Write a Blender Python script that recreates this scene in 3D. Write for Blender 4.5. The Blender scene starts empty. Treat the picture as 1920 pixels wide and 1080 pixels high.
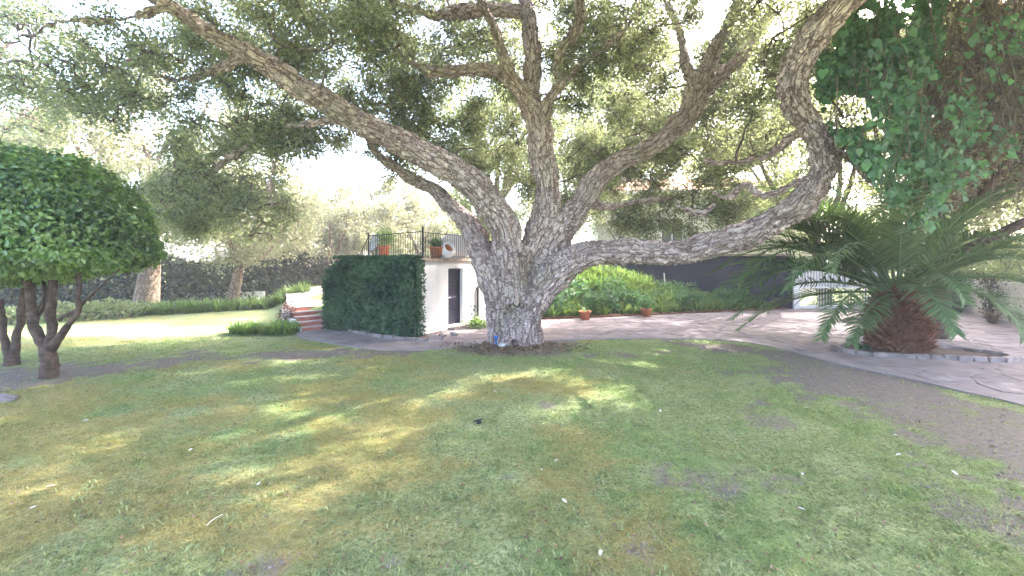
import bpy, bmesh, math, random
import numpy as np
from mathutils import Vector, Matrix, noise as mnoise
random.seed(7); rng = np.random.default_rng(7)
S = bpy.context.scene; COL = S.collection
# ------------------------------------------------------------------ camera, sky, sun, exposure
H = 2.3; F = 800.0; HZ = 485.0
cam = bpy.data.cameras.new('camera'); co = bpy.data.objects.new('camera', cam); COL.objects.link(co)
co.location = (0, 0, H); co.rotation_euler = (math.pi/2, 0, 0)
cam.sensor_width = 36; cam.lens = F/1920*36; cam.shift_y = -(540-HZ)/1920
cam.clip_end = 1500; cam.clip_start = 0.05
S.camera = co
SUN_AZ = math.radians(58); SUN_EL = math.radians(40)
w = bpy.data.worlds.new('World'); S.world = w; w.use_nodes = True
nt = w.node_tree; bg = nt.nodes['Background']
sky = nt.nodes.new('ShaderNodeTexSky'); sky.sky_type = 'NISHITA'; sky.sun_disc = False
sky.sun_elevation = SUN_EL; sky.sun_rotation = SUN_AZ; sky.air_density = 0.9; sky.dust_density = 5.0; sky.ozone_density = 1.0
nt.links.new(sky.outputs[0], bg.inputs[0]); bg.inputs[1].default_value = 0.15
sl = bpy.data.lights.new('sun', 'SUN'); so = bpy.data.objects.new('sun', sl); COL.objects.link(so)
sd = Vector((math.sin(SUN_AZ)*math.cos(SUN_EL), math.cos(SUN_AZ)*math.cos(SUN_EL), math.sin(SUN_EL)))
so.rotation_euler = sd.to_track_quat('Z', 'Y').to_euler(); so.location = sd*60
sl.energy = 2.0; sl.angle = math.radians(0.6); sl.color = (1, .94, .86)
S.view_settings.view_transform = 'Standard'; S.view_settings.look = 'None'
S.view_settings.gamma = 1; S.view_settings.use_curve_mapping = False
S.view_settings.exposure = 3.95
S.cycles.max_bounces = 6; S.cycles.diffuse_bounces = 4; S.cycles.glossy_bounces = 2
S.cycles.transmission_bounces = 4; S.cycles.transparent_max_bounces = 4
S.cycles.use_denoising = True; S.cycles.sample_clamp_indirect = 8

# ------------------------------------------------------------------ helpers
def P(px, py, D):
    return np.array(((px-960)/F*D, D, H-(py-HZ)/F*D))
def G(px, py):                       # point on the level ground under a photograph pixel
    D = F*H/(py-HZ); return ((px-960)/F*D, D)
def sstep(a, b, x):
    t = np.clip((x-a)/(b-a), 0, 1); return t*t*(3-2*t)

def mat(name, col, rough=.85, spec=.2):
    m = bpy.data.materials.new(name); m.use_nodes = True
    b = m.node_tree.nodes['Principled BSDF']
    b.inputs['Base Color'].default_value = (*col, 1); b.inputs['Roughness'].default_value = rough
    b.inputs['Specular IOR Level'].default_value = spec
    return m
def nd(m, t, **k):
    n = m.node_tree.nodes.new(t)
    for a, v in k.items():
        if hasattr(n, a): setattr(n, a, v)
        else: n.inputs[a].default_value = v
    return n
def lk(m, a, b): m.node_tree.links.new(a, b)
def ramp(m, fac, stops):
    r = nd(m, 'ShaderNodeValToRGB'); cr = r.color_ramp
    while len(cr.elements) < len(stops): cr.elements.new(.5)
    for e, (p, c) in zip(cr.elements, stops): e.position = p; e.color = (*c, 1) if len(c) == 3 else c
    lk(m, fac, r.inputs[0]); return r.outputs[0]
def mixc(m, fac, a, b, mode='MIX'):
    n = nd(m, 'ShaderNodeMix', data_type='RGBA', blend_type=mode)
    for s, v in ((n.inputs[0], fac), (n.inputs[6], a), (n.inputs[7], b)):
        if hasattr(v, 'node'): lk(m, v, s)
        elif isinstance(v, (int, float)): s.default_value = v
        else: s.default_value = (*v, 1)
    return n.outputs[2]
def mathn(m, op, a, b=0.0, clamp=False):
    n = nd(m, 'ShaderNodeMath', operation=op); n.use_clamp = clamp
    for s, v in ((n.inputs[0], a), (n.inputs[1], b)):
        if hasattr(v, 'node'): lk(m, v, s)
        else: s.default_value = v
    return n.outputs[0]
def worldpos(m, scale=(1, 1, 1)):
    g = nd(m, 'ShaderNodeNewGeometry'); mp = nd(m, 'ShaderNodeMapping'); mp.inputs['Scale'].default_value = scale
    lk(m, g.outputs['Position'], mp.inputs[0]); return mp.outputs[0]
def noise_f(m, vec, scale, detail=4, rough=.6):
    n = nd(m, 'ShaderNodeTexNoise'); n.inputs['Scale'].default_value = scale; n.inputs['Detail'].default_value = detail
    n.inputs['Roughness'].default_value = rough; lk(m, vec, n.inputs['Vector']); return n.outputs[0]
def bump(m, h, strength=.4, dist=.02):
    b = nd(m, 'ShaderNodeBump'); b.inputs['Strength'].default_value = strength; b.inputs['Distance'].default_value = dist
    lk(m, h, b.inputs['Height']); lk(m, b.outputs[0], m.node_tree.nodes['Principled BSDF'].inputs['Normal'])
def base(m): return m.node_tree.nodes['Principled BSDF'].inputs['Base Color']
def attr(m, name):
    a = nd(m, 'ShaderNodeAttribute', attribute_name=name); return a.outputs['Fac']

def noisy(name, c1, c2, scale=3, bscale=40, bs=.3, bd=.01, rough=.9, c3=None):
    m = mat(name, c1, rough); v = worldpos(m)
    f = noise_f(m, v, scale, 6)
    st = [(.35, c1), (.65, c2)] if c3 is None else [(.3, c1), (.52, c2), (.72, c3)]
    lk(m, ramp(m, f, st), base(m)); bump(m, noise_f(m, v, bscale, 5), bs, bd); return m

def leafmat(name, dark, light, trans, tw=.45, rough=.55, gloss=.03):
    m = bpy.data.materials.new(name); m.use_nodes = True; t = m.node_tree
    t.nodes.clear(); out = t.nodes.new('ShaderNodeOutputMaterial')
    a = attr(m, 'tint'); c = ramp(m, a, [(0, dark), (1, light)])
    d = nd(m, 'ShaderNodeBsdfDiffuse'); lk(m, c, d.inputs[0])
    tr = nd(m, 'ShaderNodeBsdfTranslucent'); lk(m, mixc(m, a, tuple(x*.7 for x in trans), trans), tr.inputs[0])
    mx = nd(m, 'ShaderNodeMixShader'); mx.inputs[0].default_value = tw
    lk(m, d.outputs[0], mx.inputs[1]); lk(m, tr.outputs[0], mx.inputs[2])
    g = nd(m, 'ShaderNodeBsdfGlossy'); g.inputs['Roughness'].default_value = rough; g.inputs[0].default_value = (1, 1, 1, 1)
    m2 = nd(m, 'ShaderNodeMixShader'); m2.inputs[0].default_value = gloss
    lk(m, mx.outputs[0], m2.inputs[1]); lk(m, g.outputs[0], m2.inputs[2]); lk(m, m2.outputs[0], out.inputs[0])
    return m

def link(name, me, parent=None, m=None):
    o = bpy.data.objects.new(name, me); COL.objects.link(o)
    if m is not None and me is not None and not me.materials: me.materials.append(m)
    if parent is not None: o.parent = parent
    return o
def tag(o, label, cat, group=None, kind=None):
    if label: o['label'] = label
    if cat: o['category'] = cat
    if group: o['group'] = group
    if kind: o['kind'] = kind
    return o
def thing(name, label, cat, loc=(0, 0, 0), rz=0, group=None):
    o = bpy.data.objects.new(name, None); COL.objects.link(o); o.location = loc; o.rotation_euler = (0, 0, rz)
    o.empty_display_size = .1
    return tag(o, label, cat, group)
def struct(o): o['kind'] = 'structure'; return o
def fast_mesh(name, verts, faces, tint=None, smooth=False):
    """verts Nx3, faces MxK (constant K)"""
    me = bpy.data.meshes.new(name); verts = np.asarray(verts, np.float32); faces = np.asarray(faces, np.int32)
    n, k = faces.shape
    me.vertices.add(len(verts)); me.vertices.foreach_set('co', verts.ravel())
    me.loops.add(n*k); me.loops.foreach_set('vertex_index', faces.ravel())
    me.polygons.add(n); me.polygons.foreach_set('loop_start', np.arange(0, n*k, k, dtype=np.int32))
    me.polygons.foreach_set('loop_total', np.full(n, k, np.int32))
    if smooth: me.polygons.foreach_set('use_smooth', np.ones(n, bool))
    me.update(calc_edges=True)
    if tint is not None:
        a = me.attributes.new('tint', 'FLOAT', 'POINT'); a.data.foreach_set('value', np.asarray(tint, np.float32))
    return me
# leaf templates: (u along, v across, w up)
T_DIAMOND = (np.array([[0, 0, 0], [.45, .3, .05], [1, 0, -.05], [.45, -.3, .05]]), np.array([[0, 1, 2, 3]]))
T_OVAL = (np.array([[0, 0, 0], [.3, .26, .07], [.75, .2, .05], [1, 0, -.06], [.75, -.2, .05], [.3, -.26, .07], [.5, 0, -.02]]),
          np.array([[0, 6, 2, 1], [6, 3, 3, 2], [0, 5, 4, 6], [6, 4, 3, 3]]))
T_OVAL = (np.array([[0, 0, 0], [.3, .25, .07], [.75, .22, .05], [1, 0, -.06], [.75, -.22, .05], [.3, -.25, .07]]),
          np.array([[0, 3, 2, 1], [0, 5, 4, 3]]))
T_HEART = (np.array([[0, 0, 0], [-.15, .3, .0], [.25, .5, .07], [1, 0, -.1], [.25, -.5, .07], [-.15, -.3, 0]]),
           np.array([[0, 3, 2, 1], [0, 5, 4, 3]]))
def leaves(c, size, tpl=T_DIAMOND, normal=None, spread=1.0, down=0.0, tint=None):
    """c Nx3; random axes; normal: preferred normal (Nx3 or 3)"""
    n = len(c); size = np.broadcast_to(size, (n,))
    nv = rng.normal(size=(n, 3))*spread
    if normal is not None: nv = nv + normal
    nv /= np.linalg.norm(nv, axis=1, keepdims=True)+1e-9
    u = rng.normal(size=(n, 3)); u[:, 2] -= down*2
    u -= nv*(u*nv).sum(1, keepdims=True); u /= np.linalg.norm(u, axis=1, keepdims=True)+1e-9
    v = np.cross(nv, u)
    tv, tf = tpl; k = len(tv)
    vv = c[:, None, :] + size[:, None, None]*(tv[None, :, 0:1]*u[:, None] + tv[None, :, 1:2]*v[:, None] + tv[None, :, 2:3]*nv[:, None])
    ff = tf[None] + (np.arange(n)*k)[:, None, None]
    if tint is None: tint = rng.random(n)
    return vv.reshape(-1, 3), ff.reshape(-1, tf.shape[1]), np.repeat(tint, k)
def leafmesh(name, *parts):
    V, Fs, T, off = [], [], [], 0
    for v, f, t in parts:
        V.append(v); Fs.append(f+off); T.append(t); off += len(v)
    return fast_mesh(name, np.concatenate(V), np.concatenate(Fs), np.concatenate(T))

def catmull(pts, n):
    pts = np.asarray(pts, float); q = np.vstack([2*pts[0]-pts[1], pts, 2*pts[-1]-pts[-2]]); out = []
    for i in range(1, len(q)-2):
        for t in np.linspace(0, 1, n, endpoint=False):
            a, b, c, d = q[i-1:i+3]
            out.append(.5*((2*b)+(-a+c)*t+(2*a-5*b+4*c-d)*t*t+(-a+3*b-3*c+d)*t**3))
    out.append(pts[-1]); return np.array(out)
class MB:
    """collects polygons of any size"""
    def __init__(s): s.v = []; s.f = []; s.t = []
    def add(s, v, f, t=None):
        o = len(s.v); s.v += [tuple(p) for p in v]; s.f += [tuple(i+o for i in q) for q in f]
        s.t += [0.5 if t is None else t]*len(v)
    def box(s, x0, x1, y0, y1, z0, z1, t=None):
        v = [(x, y, z) for z in (z0, z1) for y in (y0, y1) for x in (x0, x1)]
        s.add(v, [(0, 2, 3, 1), (4, 5, 7, 6), (0, 1, 5, 4), (2, 6, 7, 3), (0, 4, 6, 2), (1, 3, 7, 5)], t)
    def tube(s, pts, rad, seg=8, sm=0, caps=True, wob=0, t=None):
        pts = np.asarray(pts, float); rad = np.broadcast_to(np.asarray(rad, float), (len(pts),))
        if sm:
            a = catmull(np.column_stack([pts, rad]), sm); pts, rad = a[:, :3], np.maximum(a[:, 3], .002)
        n = len(pts); tg = np.gradient(pts, axis=0); tg /= np.linalg.norm(tg, axis=1, keepdims=True)+1e-9
        up = np.array([0, 0, 1.]) if abs(tg[0][2]) < .9 else np.array([1., 0, 0])
        a = np.cross(tg[0], up); a /= np.linalg.norm(a); V = []
        ang = np.arange(seg)*2*math.pi/seg
        for i in range(n):
            a = a-tg[i]*a.dot(tg[i]); a /= np.linalg.norm(a)+1e-9; b = np.cross(tg[i], a)
            r = rad[i]*(1+wob*rng.normal(size=seg)) if wob else rad[i]*np.ones(seg)
            V.append(pts[i]+np.outer(np.cos(ang)*r, a)+np.outer(np.sin(ang)*r, b))
        V = np.concatenate(V); fs = []
        for i in range(n-1):
            for j in range(seg):
                k = (j+1) % seg; fs.append((i*seg+j, i*seg+k, (i+1)*seg+k, (i+1)*seg+j))
        if caps: fs.append(tuple(range(seg))[::-1]); fs.append(tuple((n-1)*seg+j for j in range(seg)))
        s.add(V, fs, t)
    def lathe(s, prof, seg=20, c=(0, 0)):
        V = []; fs = []
        for r, z in prof:
            for j in range(seg):
                a = j*2*math.pi/seg; V.append((c[0]+r*math.cos(a), c[1]+r*math.sin(a), z))
        for i in range(len(prof)-1):
            for j in range(seg):
                k = (j+1) % seg; fs.append((i*seg+j, i*seg+k, (i+1)*seg+k, (i+1)*seg+j))
        s.add(V, fs)
    def build(s, name, m, parent=None, smooth=False, bevel=0):
        me = bpy.data.meshes.new(name); me.from_pydata(s.v, [], s.f); me.materials.append(m)
        if smooth:
            me.polygons.foreach_set('use_smooth', np.ones(len(me.polygons), bool))
        a = me.attributes.new('tint', 'FLOAT', 'POINT'); a.data.foreach_set('value', np.array(s.t, np.float32))
        if bevel:
            bm = bmesh.new(); bm.from_mesh(me)
            bmesh.ops.bevel(bm, geom=bm.edges[:], offset=bevel, segments=2, affect='EDGES'); bm.to_mesh(me); bm.free()
        me.update(); return link(name, me, parent)
def inv(parent):      # world -> local matrix of an unparented empty
    return (Matrix.Translation(parent.location) @ Matrix.Rotation(parent.rotation_euler[2], 4, 'Z')).inverted()

# ------------------------------------------------------------------ materials
def bark_material(name, plate, plate2, crack, scale=7, moss=None, co_=False):
    m = mat(name, plate, .95, .1); v = worldpos(m)
    if co_: v = nd(m, 'ShaderNodeAttribute', attribute_name='barkco').outputs['Vector']
    dist = nd(m, 'ShaderNodeTexNoise'); dist.inputs['Scale'].default_value = 6; dist.inputs['Detail'].default_value = 8; lk(m, v, dist.inputs['Vector'])
    vm = nd(m, 'ShaderNodeVectorMath', operation='MULTIPLY_ADD'); lk(m, dist.outputs[1], vm.inputs[0]); vm.inputs[1].default_value = (.24, .24, .3); lk(m, v, vm.inputs[2])
    mp = nd(m, 'ShaderNodeMapping'); mp.inputs['Scale'].default_value = (1, 1, 1 if co_ else .6); lk(m, vm.outputs[0], mp.inputs[0])
    vo = nd(m, 'ShaderNodeTexVoronoi', feature='DISTANCE_TO_EDGE'); vo.inputs['Scale'].default_value = scale; lk(m, mp.outputs[0], vo.inputs['Vector'])
    vo2 = nd(m, 'ShaderNodeTexVoronoi', feature='DISTANCE_TO_EDGE'); vo2.inputs['Scale'].default_value = scale*2.6; lk(m, mp.outputs[0], vo2.inputs['Vector'])
    n2 = noise_f(m, v, 22, 6, .7); n3 = noise_f(m, v, 1.6, 3)
    colr = mixc(m, ramp(m, n3, [(.35, (0, 0, 0)), (.65, (1, 1, 1))]), plate, plate2)
    colr = mixc(m, ramp(m, n2, [(.3, (.4,)*3), (.6, (0,)*3)]), colr, crack)
    if moss: colr = mixc(m, ramp(m, noise_f(m, v, 1.1, 4), [(.55, (0,)*3), (.7, (.7,)*3)]), colr, moss)
    e = mathn(m, 'MINIMUM', vo.outputs[0], mathn(m, 'MULTIPLY', vo2.outputs[0], 2.6))
    k = ramp(m, mathn(m, 'ADD', e, mathn(m, 'MULTIPLY', mathn(m, 'SUBTRACT', n2, .5), .22)), [(.0, (0,)*3), (.13, (1,)*3)])
    lk(m, mixc(m, k, crack, colr), base(m))
    hh = mathn(m, 'ADD', k, mathn(m, 'MULTIPLY', n2, .7)); bump(m, hh, .9, .035); return m
M = {}
M['oak_bark'] = bark_material('cork_oak_bark', (.72, .59, .57), (.57, .455, .44), (.20, .135, .125), 7.5, (.27, .27, .17), True)
M['far_bark'] = bark_material('far_bark', (.34, .27, .21), (.28, .21, .17), (.10, .07, .055), 6)
M['twig'] = noisy('twig_bark', (.09, .06, .06), (.17, .125, .12), 6, 60)
M['stem_bark'] = noisy('stem_bark', (.045, .03, .024), (.13, .09, .07), 9, 45, .9, .03)
M['oak_leaf'] = leafmat('oak_leaf', (.055, .075, .055), (.22, .25, .15), (.38, .43, .19), .48)
M['far_leaf'] = leafmat('far_leaf', (.16, .17, .11), (.33, .33, .22), (.34, .34, .18), .5)  # silvery tone lightened further: the whitish fade of distance is put into the colour
M['far_leaf2'] = leafmat('far_leaf_green', (.09, .12, .06), (.25, .29, .13), (.36, .42, .14), .48)
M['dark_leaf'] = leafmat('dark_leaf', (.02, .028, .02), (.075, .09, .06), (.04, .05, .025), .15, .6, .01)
M['round_leaf'] = leafmat('laurel_leaf', (.018, .07, .022), (.19, .31, .08), (.26, .42, .06), .38, .4, .055)
M['ivy'] = leafmat('ivy_leaf', (.012, .045, .028), (.06, .125, .06), (.06, .12, .03), .2, .5, .025)
M['vine'] = leafmat('vine_leaf', (.02, .065, .035), (.085, .19, .08), (.15, .32, .08), .4, .5, .025)
M['dead'] = leafmat('dead_vine', (.07, .05, .035), (.19, .14, .09), (.16, .12, .06), .3)
M['strap'] = leafmat('strap_leaf', (.035, .10, .03), (.18, .28, .07), (.28, .42, .08), .4, .4, .05)
M['palm'] = leafmat('palm_leaflet', (.05, .105, .045), (.17, .24, .115), (.14, .24, .06), .3, .5, .02)
M['red_shrub'] = leafmat('reddish_leaf', (.09, .05, .055), (.22, .13, .13), (.2, .1, .08), .3)
M['grass'] = leafmat('grass_blade', (.12, .165, .06), (.40, .45, .22), (.28, .34, .10), .35, .5, .02)
M['boot'] = noisy('palm_boot', (.06, .026, .018), (.16, .07, .045), 9, 60, .8, .015, c3=(.28, .15, .10))
M['plaster'] = noisy('whitewash', (.60, .59, .62), (.72, .70, .71), 1.7, 30, .25, .006)
def stains(m, amt=.35, colr=(.35, .28, .22)):
    v = worldpos(m, (1, 1, .25)); f = noise_f(m, v, 3.5, 6, .7)
    l = base(m).links[0].from_socket
    lk(m, mixc(m, ramp(m, f, [(.55, (0,)*3), (.75, (amt,)*3)]), l, colr), base(m))
stains(M['plaster'])
M['cream'] = noisy('cream_render', (.60, .56, .46), (.68, .64, .54), 1.2, 30, .2, .005)
M['wall_white'] = noisy('old_whitewash', (.50, .46, .42), (.66, .62, .57), 1.4, 25, .3, .01); stains(M['wall_white'], .6, (.22, .17, .13))
M['cornice'] = noisy('cornice_stone', (.22, .17, .14), (.38, .31, .26), 5, 40, .4, .01)
M['navy'] = noisy('navy_fabric', (.02, .022, .045), (.034, .036, .066), 1.2, 30, .2, .005, .7)
M['iron'] = mat('black_iron', (.012, .012, .018), .5, .4)
M['door'] = noisy('dark_door', (.03, .03, .055), (.05, .045, .08), 6, 60, .2, .003, .5)
M['terracotta'] = noisy('terracotta', (.42, .13, .07), (.55, .20, .11), 6, 50, .2, .004, .8)
M['brick'] = noisy('red_brick', (.32, .10, .08), (.46, .19, .15), 7, 60, .4, .006)
M['tread'] = noisy('step_tread', (.36, .27, .26), (.47, .38, .37), 5, 50, .3, .005)
M['concrete'] = noisy('path_concrete', (.165, .135, .145), (.225, .19, .20), 1.6, 60, .4, .01, c3=(.28, .245, .25))
M['flag'] = noisy('flagstone', (.125, .10, .112), (.20, .165, .178), 2.6, 45, .7, .014, c3=(.27, .225, .24))
M['flag2'] = noisy('flagstone_pale', (.16, .13, .142), (.23, .19, .203), 2.9, 45, .6, .014, c3=(.36, .315, .32))
M['flag3'] = noisy('flagstone_dark', (.15, .12, .125), (.23, .19, .195), 1.9, 45, .6, .014, c3=(.29, .25, .25))
M['kerb'] = noisy('kerb_stone', (.16, .135, .135), (.29, .25, .25), 4, 35, .6, .015)
M['soil'] = noisy('soil', (.06, .038, .034), (.13, .09, .08), 3, 30, .8, .03)
M['white_metal'] = mat('white_metal', (.78, .78, .80), .4)
M['grey_metal'] = mat('grey_metal', (.42, .43, .46), .5)
M['glass'] = mat('window_glass', (.10, .11, .10), .15, .6)
M['roof_tile'] = noisy('roof_tile', (.36, .20, .13), (.48, .28, .19), 4, 40)
M['chip'] = noisy('pale_chip', (.62, .58, .60), (.78, .75, .76), 9, 40)
M['bark_chip'] = noisy('bark_chip', (.10, .065, .04), (.24, .17, .11), 9, 40)

# ------------------------------------------------------------------ terrain functions
ST0 = np.array((-6.6, 13.43)); SU = np.array((-.70, .714)); SW = np.array((.714, .70))
def mound(x, y):
    edge = 16+np.clip(x-1.2, 0, 20)*.30
    d = y-edge
    k = np.interp(x, [-3, 1, 4, 6, 7.5, 10, 12], [1.95, 1.95, 1.7, 1.25, .95, .75, .3])
    return k*sstep(.3, 4.2, d)*sstep(-1.3, -.4, x)
def height(x, y):
    x = np.asarray(x, float); y = np.asarray(y, float)
    t = (x-ST0[0])*SU[0]+(y-ST0[1])*SU[1]; s = (x+7)*.86+(y-13.6)*.5
    h = .655*sstep(.15, 1.3, t)*sstep(-.7, .9, s)*(x < -3)
    h = h+mound(x, y)
    return h+.012*np.sin(x*1.3+.5)*np.sin(y*1.1)*sstep(3, 4.5, -x)
def vn(x, y, sc, seed=0):
    """cheap smooth value noise, numpy"""
    X = np.asarray(x, float)*sc+seed*17.3; Y = np.asarray(y, float)*sc+seed*9.1
    xi = np.floor(X); yi = np.floor(Y); fx = X-xi; fy = Y-yi; fx = fx*fx*(3-2*fx); fy = fy*fy*(3-2*fy)
    h = lambda a, b: (np.sin(a*127.1+b*311.7+seed*74.7)*43758.5453) % 1.0
    return (h(xi, yi)*(1-fx)+h(xi+1, yi)*fx)*(1-fy)+(h(xi, yi+1)*(1-fx)+h(xi+1, yi+1)*fx)*fy
def fbm(x, y, sc, seed=0):
    return (vn(x, y, sc, seed)+.5*vn(x, y, sc*2.1, seed+1)+.25*vn(x, y, sc*4.3, seed+2))/1.75
def segdist(x, y, pl):
    d = np.full(np.shape(x), 1e9)
    for (ax, ay, ar), (bx, by, br) in zip(pl[:-1], pl[1:]):
        vx, vy = bx-ax, by-ay; t = np.clip(((x-ax)*vx+(y-ay)*vy)/(vx*vx+vy*vy), 0, 1)
        d = np.minimum(d, np.hypot(x-ax-t*vx, y-ay-t*vy)/(ar+t*(br-ar)))
    return d
DL = [(-13, 7.6, 1.2), (-9.8, 8.4, 1.1), (-6.9, 9.8, .85), (-4.2, 10.5, .6), (-2.6, 10.6, .35)]
DR = [(4.7, 11.7, .35), (6.2, 10.3, 1.0), (6.9, 8.0, 1.7), (6.7, 6.3, 1.8), (6.4, 4.8, 1.6), (7.6, 2.5, 1.3)]
def zones(x, y):
    """dirt, yellow, green amounts on the lawn"""
    x = np.asarray(x, float); y = np.asarray(y, float)
    n = fbm(x, y, .9, 3)-.5; n2 = fbm(x, y, 3.6, 8)-.5+.6*(fbm(x, y, 11, 18)-.5)
    d = np.minimum(segdist(x, y, DL), segdist(x, y, DR))
    dirt = .9*sstep(1.6, .35, d+n*2.2+n2*2.0+.25*sstep(-2, -8, x))
    tr = np.hypot(x-.05, (y-11.4)*.9); dirt = np.maximum(dirt, sstep(1.9, .9, tr+n*1.2))
    for px, py, r in ((1100, 668, .35), (1170, 665, .3), (1330, 900, .5), (950, 900, .2), (740, 1062, .12), (510, 1058, .16), (1430, 780, .45),
                      (1800, 960, .5), (1480, 905, .25), (390, 955, .15), (1250, 660, .3), (430, 1080, .1), (1200, 1030, .2), (1020, 760, .15)):
        gx, gy = G(px, py); dirt = np.maximum(dirt, .7*sstep(1.4, .2, np.hypot(x-gx, y-gy)/r+n2*2.6))
    yel = sstep(.42, .78, .6*fbm(x, y, .75, 21)+.4*fbm(x, y, 2.6, 25)+.22*sstep(2.0, -1.5, x)*sstep(9.0, 6.5, y)*sstep(2.6, 3.6, y)-.10*sstep(1.0, 3, x))
    gr = sstep(.40, .70, .6*fbm(x, y, 1.1, 33)+.4*fbm(x, y, 4.3, 35)+.06*sstep(-1, 1.5, x))
    return dirt, yel, gr

# lawn ground
def ground():
    xs = np.concatenate([[-400, -150, -60, -36], np.arange(-24, 24.01, .14), [36, 60, 150, 400]])
    ys = np.concatenate([[-200, -50, -12, -4, -1], np.arange(0, 30.01, .14), [34, 45, 70, 150, 400, 900]])
    X, Y = np.meshgrid(xs, ys); Z = height(X, Y)
    Z = Z+(fbm(X, Y, 3.2, 5)-.5)*.03*sstep(0, 1.0, Y)
    nx, ny = len(xs), len(ys)
    V = np.column_stack([X.ravel(), Y.ravel(), Z.ravel()])
    i = (np.arange(ny-1)[:, None]*nx+np.arange(nx-1)[None]).ravel()
    Fc = np.column_stack([i, i+1, i+1+nx, i+nx])
    me = fast_mesh('lawn', V, Fc, smooth=True)
    for nm, a in zip(('dirt', 'yellow', 'green'), zones(V[:, 0], V[:, 1])):
        at = me.attributes.new(nm, 'FLOAT', 'POINT'); at.data.foreach_set('value', a.astype(np.float32))
    m = mat('lawn_ground', (.15, .17, .07), .95, .05); v = worldpos(m)
    n1 = noise_f(m, v, 2.2, 8, .7); n4 = noise_f(m, v, 9, 6, .75); n2 = noise_f(m, v, 22, 8, .8); n3 = noise_f(m, v, 120, 3, .6)
    c = ramp(m, n2, [(.37, (.07, .095, .035)), (.5, (.24, .28, .135)), (.61, (.42, .44, .25))])
    c = mixc(m, ramp(m, mathn(m, 'ADD', attr(m, 'green'), mathn(m, 'MULTIPLY', mathn(m, 'SUBTRACT', n1, .5), 2.2)), [(.2, (0,)*3), (1.0, (.5,)*3)]), c, mixc(m, n2, (.08, .15, .045), (.24, .34, .11)))
    yf = ramp(m, mathn(m, 'ADD', attr(m, 'yellow'), mathn(m, 'MULTIPLY', mathn(m, 'SUBTRACT', n4, .5), 3.2)), [(.35, (0,)*3), (1.2 if False else 1, (.62,)*3)])
    c = mixc(m, yf, c, mixc(m, n2, (.24, .16, .05), (.46, .34, .12)))
    dcol = mixc(m, n2, (.09, .068, .068), (.36, .295, .29)); dcol = mixc(m, ramp(m, n4, [(.4, (.55,)*3), (.6, (0,)*3)]), dcol, (.13, .10, .095))
    dm = mathn(m, 'ADD', attr(m, 'dirt'), mathn(m, 'MULTIPLY', mathn(m, 'SUBTRACT', n2, .5), 1.8))
    c = mixc(m, ramp(m, dm, [(.3, (0,)*3), (.75, (.9,)*3)]), c, dcol)
    c = mixc(m, ramp(m, n3, [(.3, (.35,)*3), (.55, (0,)*3)]), c, (.05, .05, .03))
    lk(m, c, base(m)); bump(m, mathn(m, 'ADD', n2, mathn(m, 'MULTIPLY', n3, .6)), .7, .03)
    me.materials.append(m); struct(link('lawn', me))
ground()

# grass blades standing up out of the turf (denser towards the viewer)
def grass():
    n = 420000
    D = 2.6*np.exp(rng.random(n)*np.log(12.5/2.6)); x = (rng.random(n)*2-1)*D*1.25
    x2, y2 = x, D
    dirt, yel, gr = zones(x2, y2); yel = np.clip(yel+(fbm(x2, y2, 9, 61)-.5)*1.6, 0, 1); gr = np.clip(gr+(fbm(x2, y2, 5, 62)-.5)*1.2, 0, 1)
    keep = (rng.random(n) > dirt*1.05) & (~inside(x2, y2, DRIVE_PTS)) & (rng.random(n) < .35+.65*fbm(x2, y2, 3.0, 44)*1.4)
    x2, y2, yel, gr = x2[keep], y2[keep], yel[keep], gr[keep]; n = len(x2)
    z = height(x2, y2)
    h = (.005+.012*rng.random(n))*(.5+1.3*fbm(x2, y2, 9, 72))*(1+.5*gr)*(1+.04*y2); wd = .0022+.0013*y2*rng.random(n)
    a = rng.random(n)*6.28; lean = rng.normal(size=(n, 2))*1.3*h[:, None]
    b0 = np.column_stack([x2-np.cos(a)*wd, y2-np.sin(a)*wd, z]); b1 = np.column_stack([x2+np.cos(a)*wd, y2+np.sin(a)*wd, z])
    tp = np.column_stack([x2+lean[:, 0], y2+lean[:, 1], z+h])
    V = np.stack([b0, b1, tp], 1).reshape(-1, 3)
    me = fast_mesh('grass', V, np.arange(3*n).reshape(-1, 3), np.repeat(np.clip(.45*rng.random(n)+1.5*(fbm(x2, y2, 14, 71)-.5)+.3, 0, 1), 3))
    for nm, av in (('yellow', yel), ('green', gr)):
        at = me.attributes.new(nm, 'FLOAT', 'POINT'); at.data.foreach_set('value', np.repeat(av, 3).astype(np.float32))
    m = M['grass']; c = m.node_tree.nodes['Diffuse BSDF'].inputs[0]; l = c.links[0].from_socket
    l = mixc(m, mathn(m, 'MULTIPLY', attr(m, 'green'), .45), l, mixc(m, attr(m, 'tint'), (.09, .18, .06), (.27, .42, .13)))
    l = mixc(m, mathn(m, 'MULTIPLY', attr(m, 'yellow'), .6), l, (.40, .28, .11)); lk(m, l, c)
    o = link('grass', me, None, m); tag(o, 'short patchy turf blades over the whole lawn', 'grass', kind='stuff')

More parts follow.
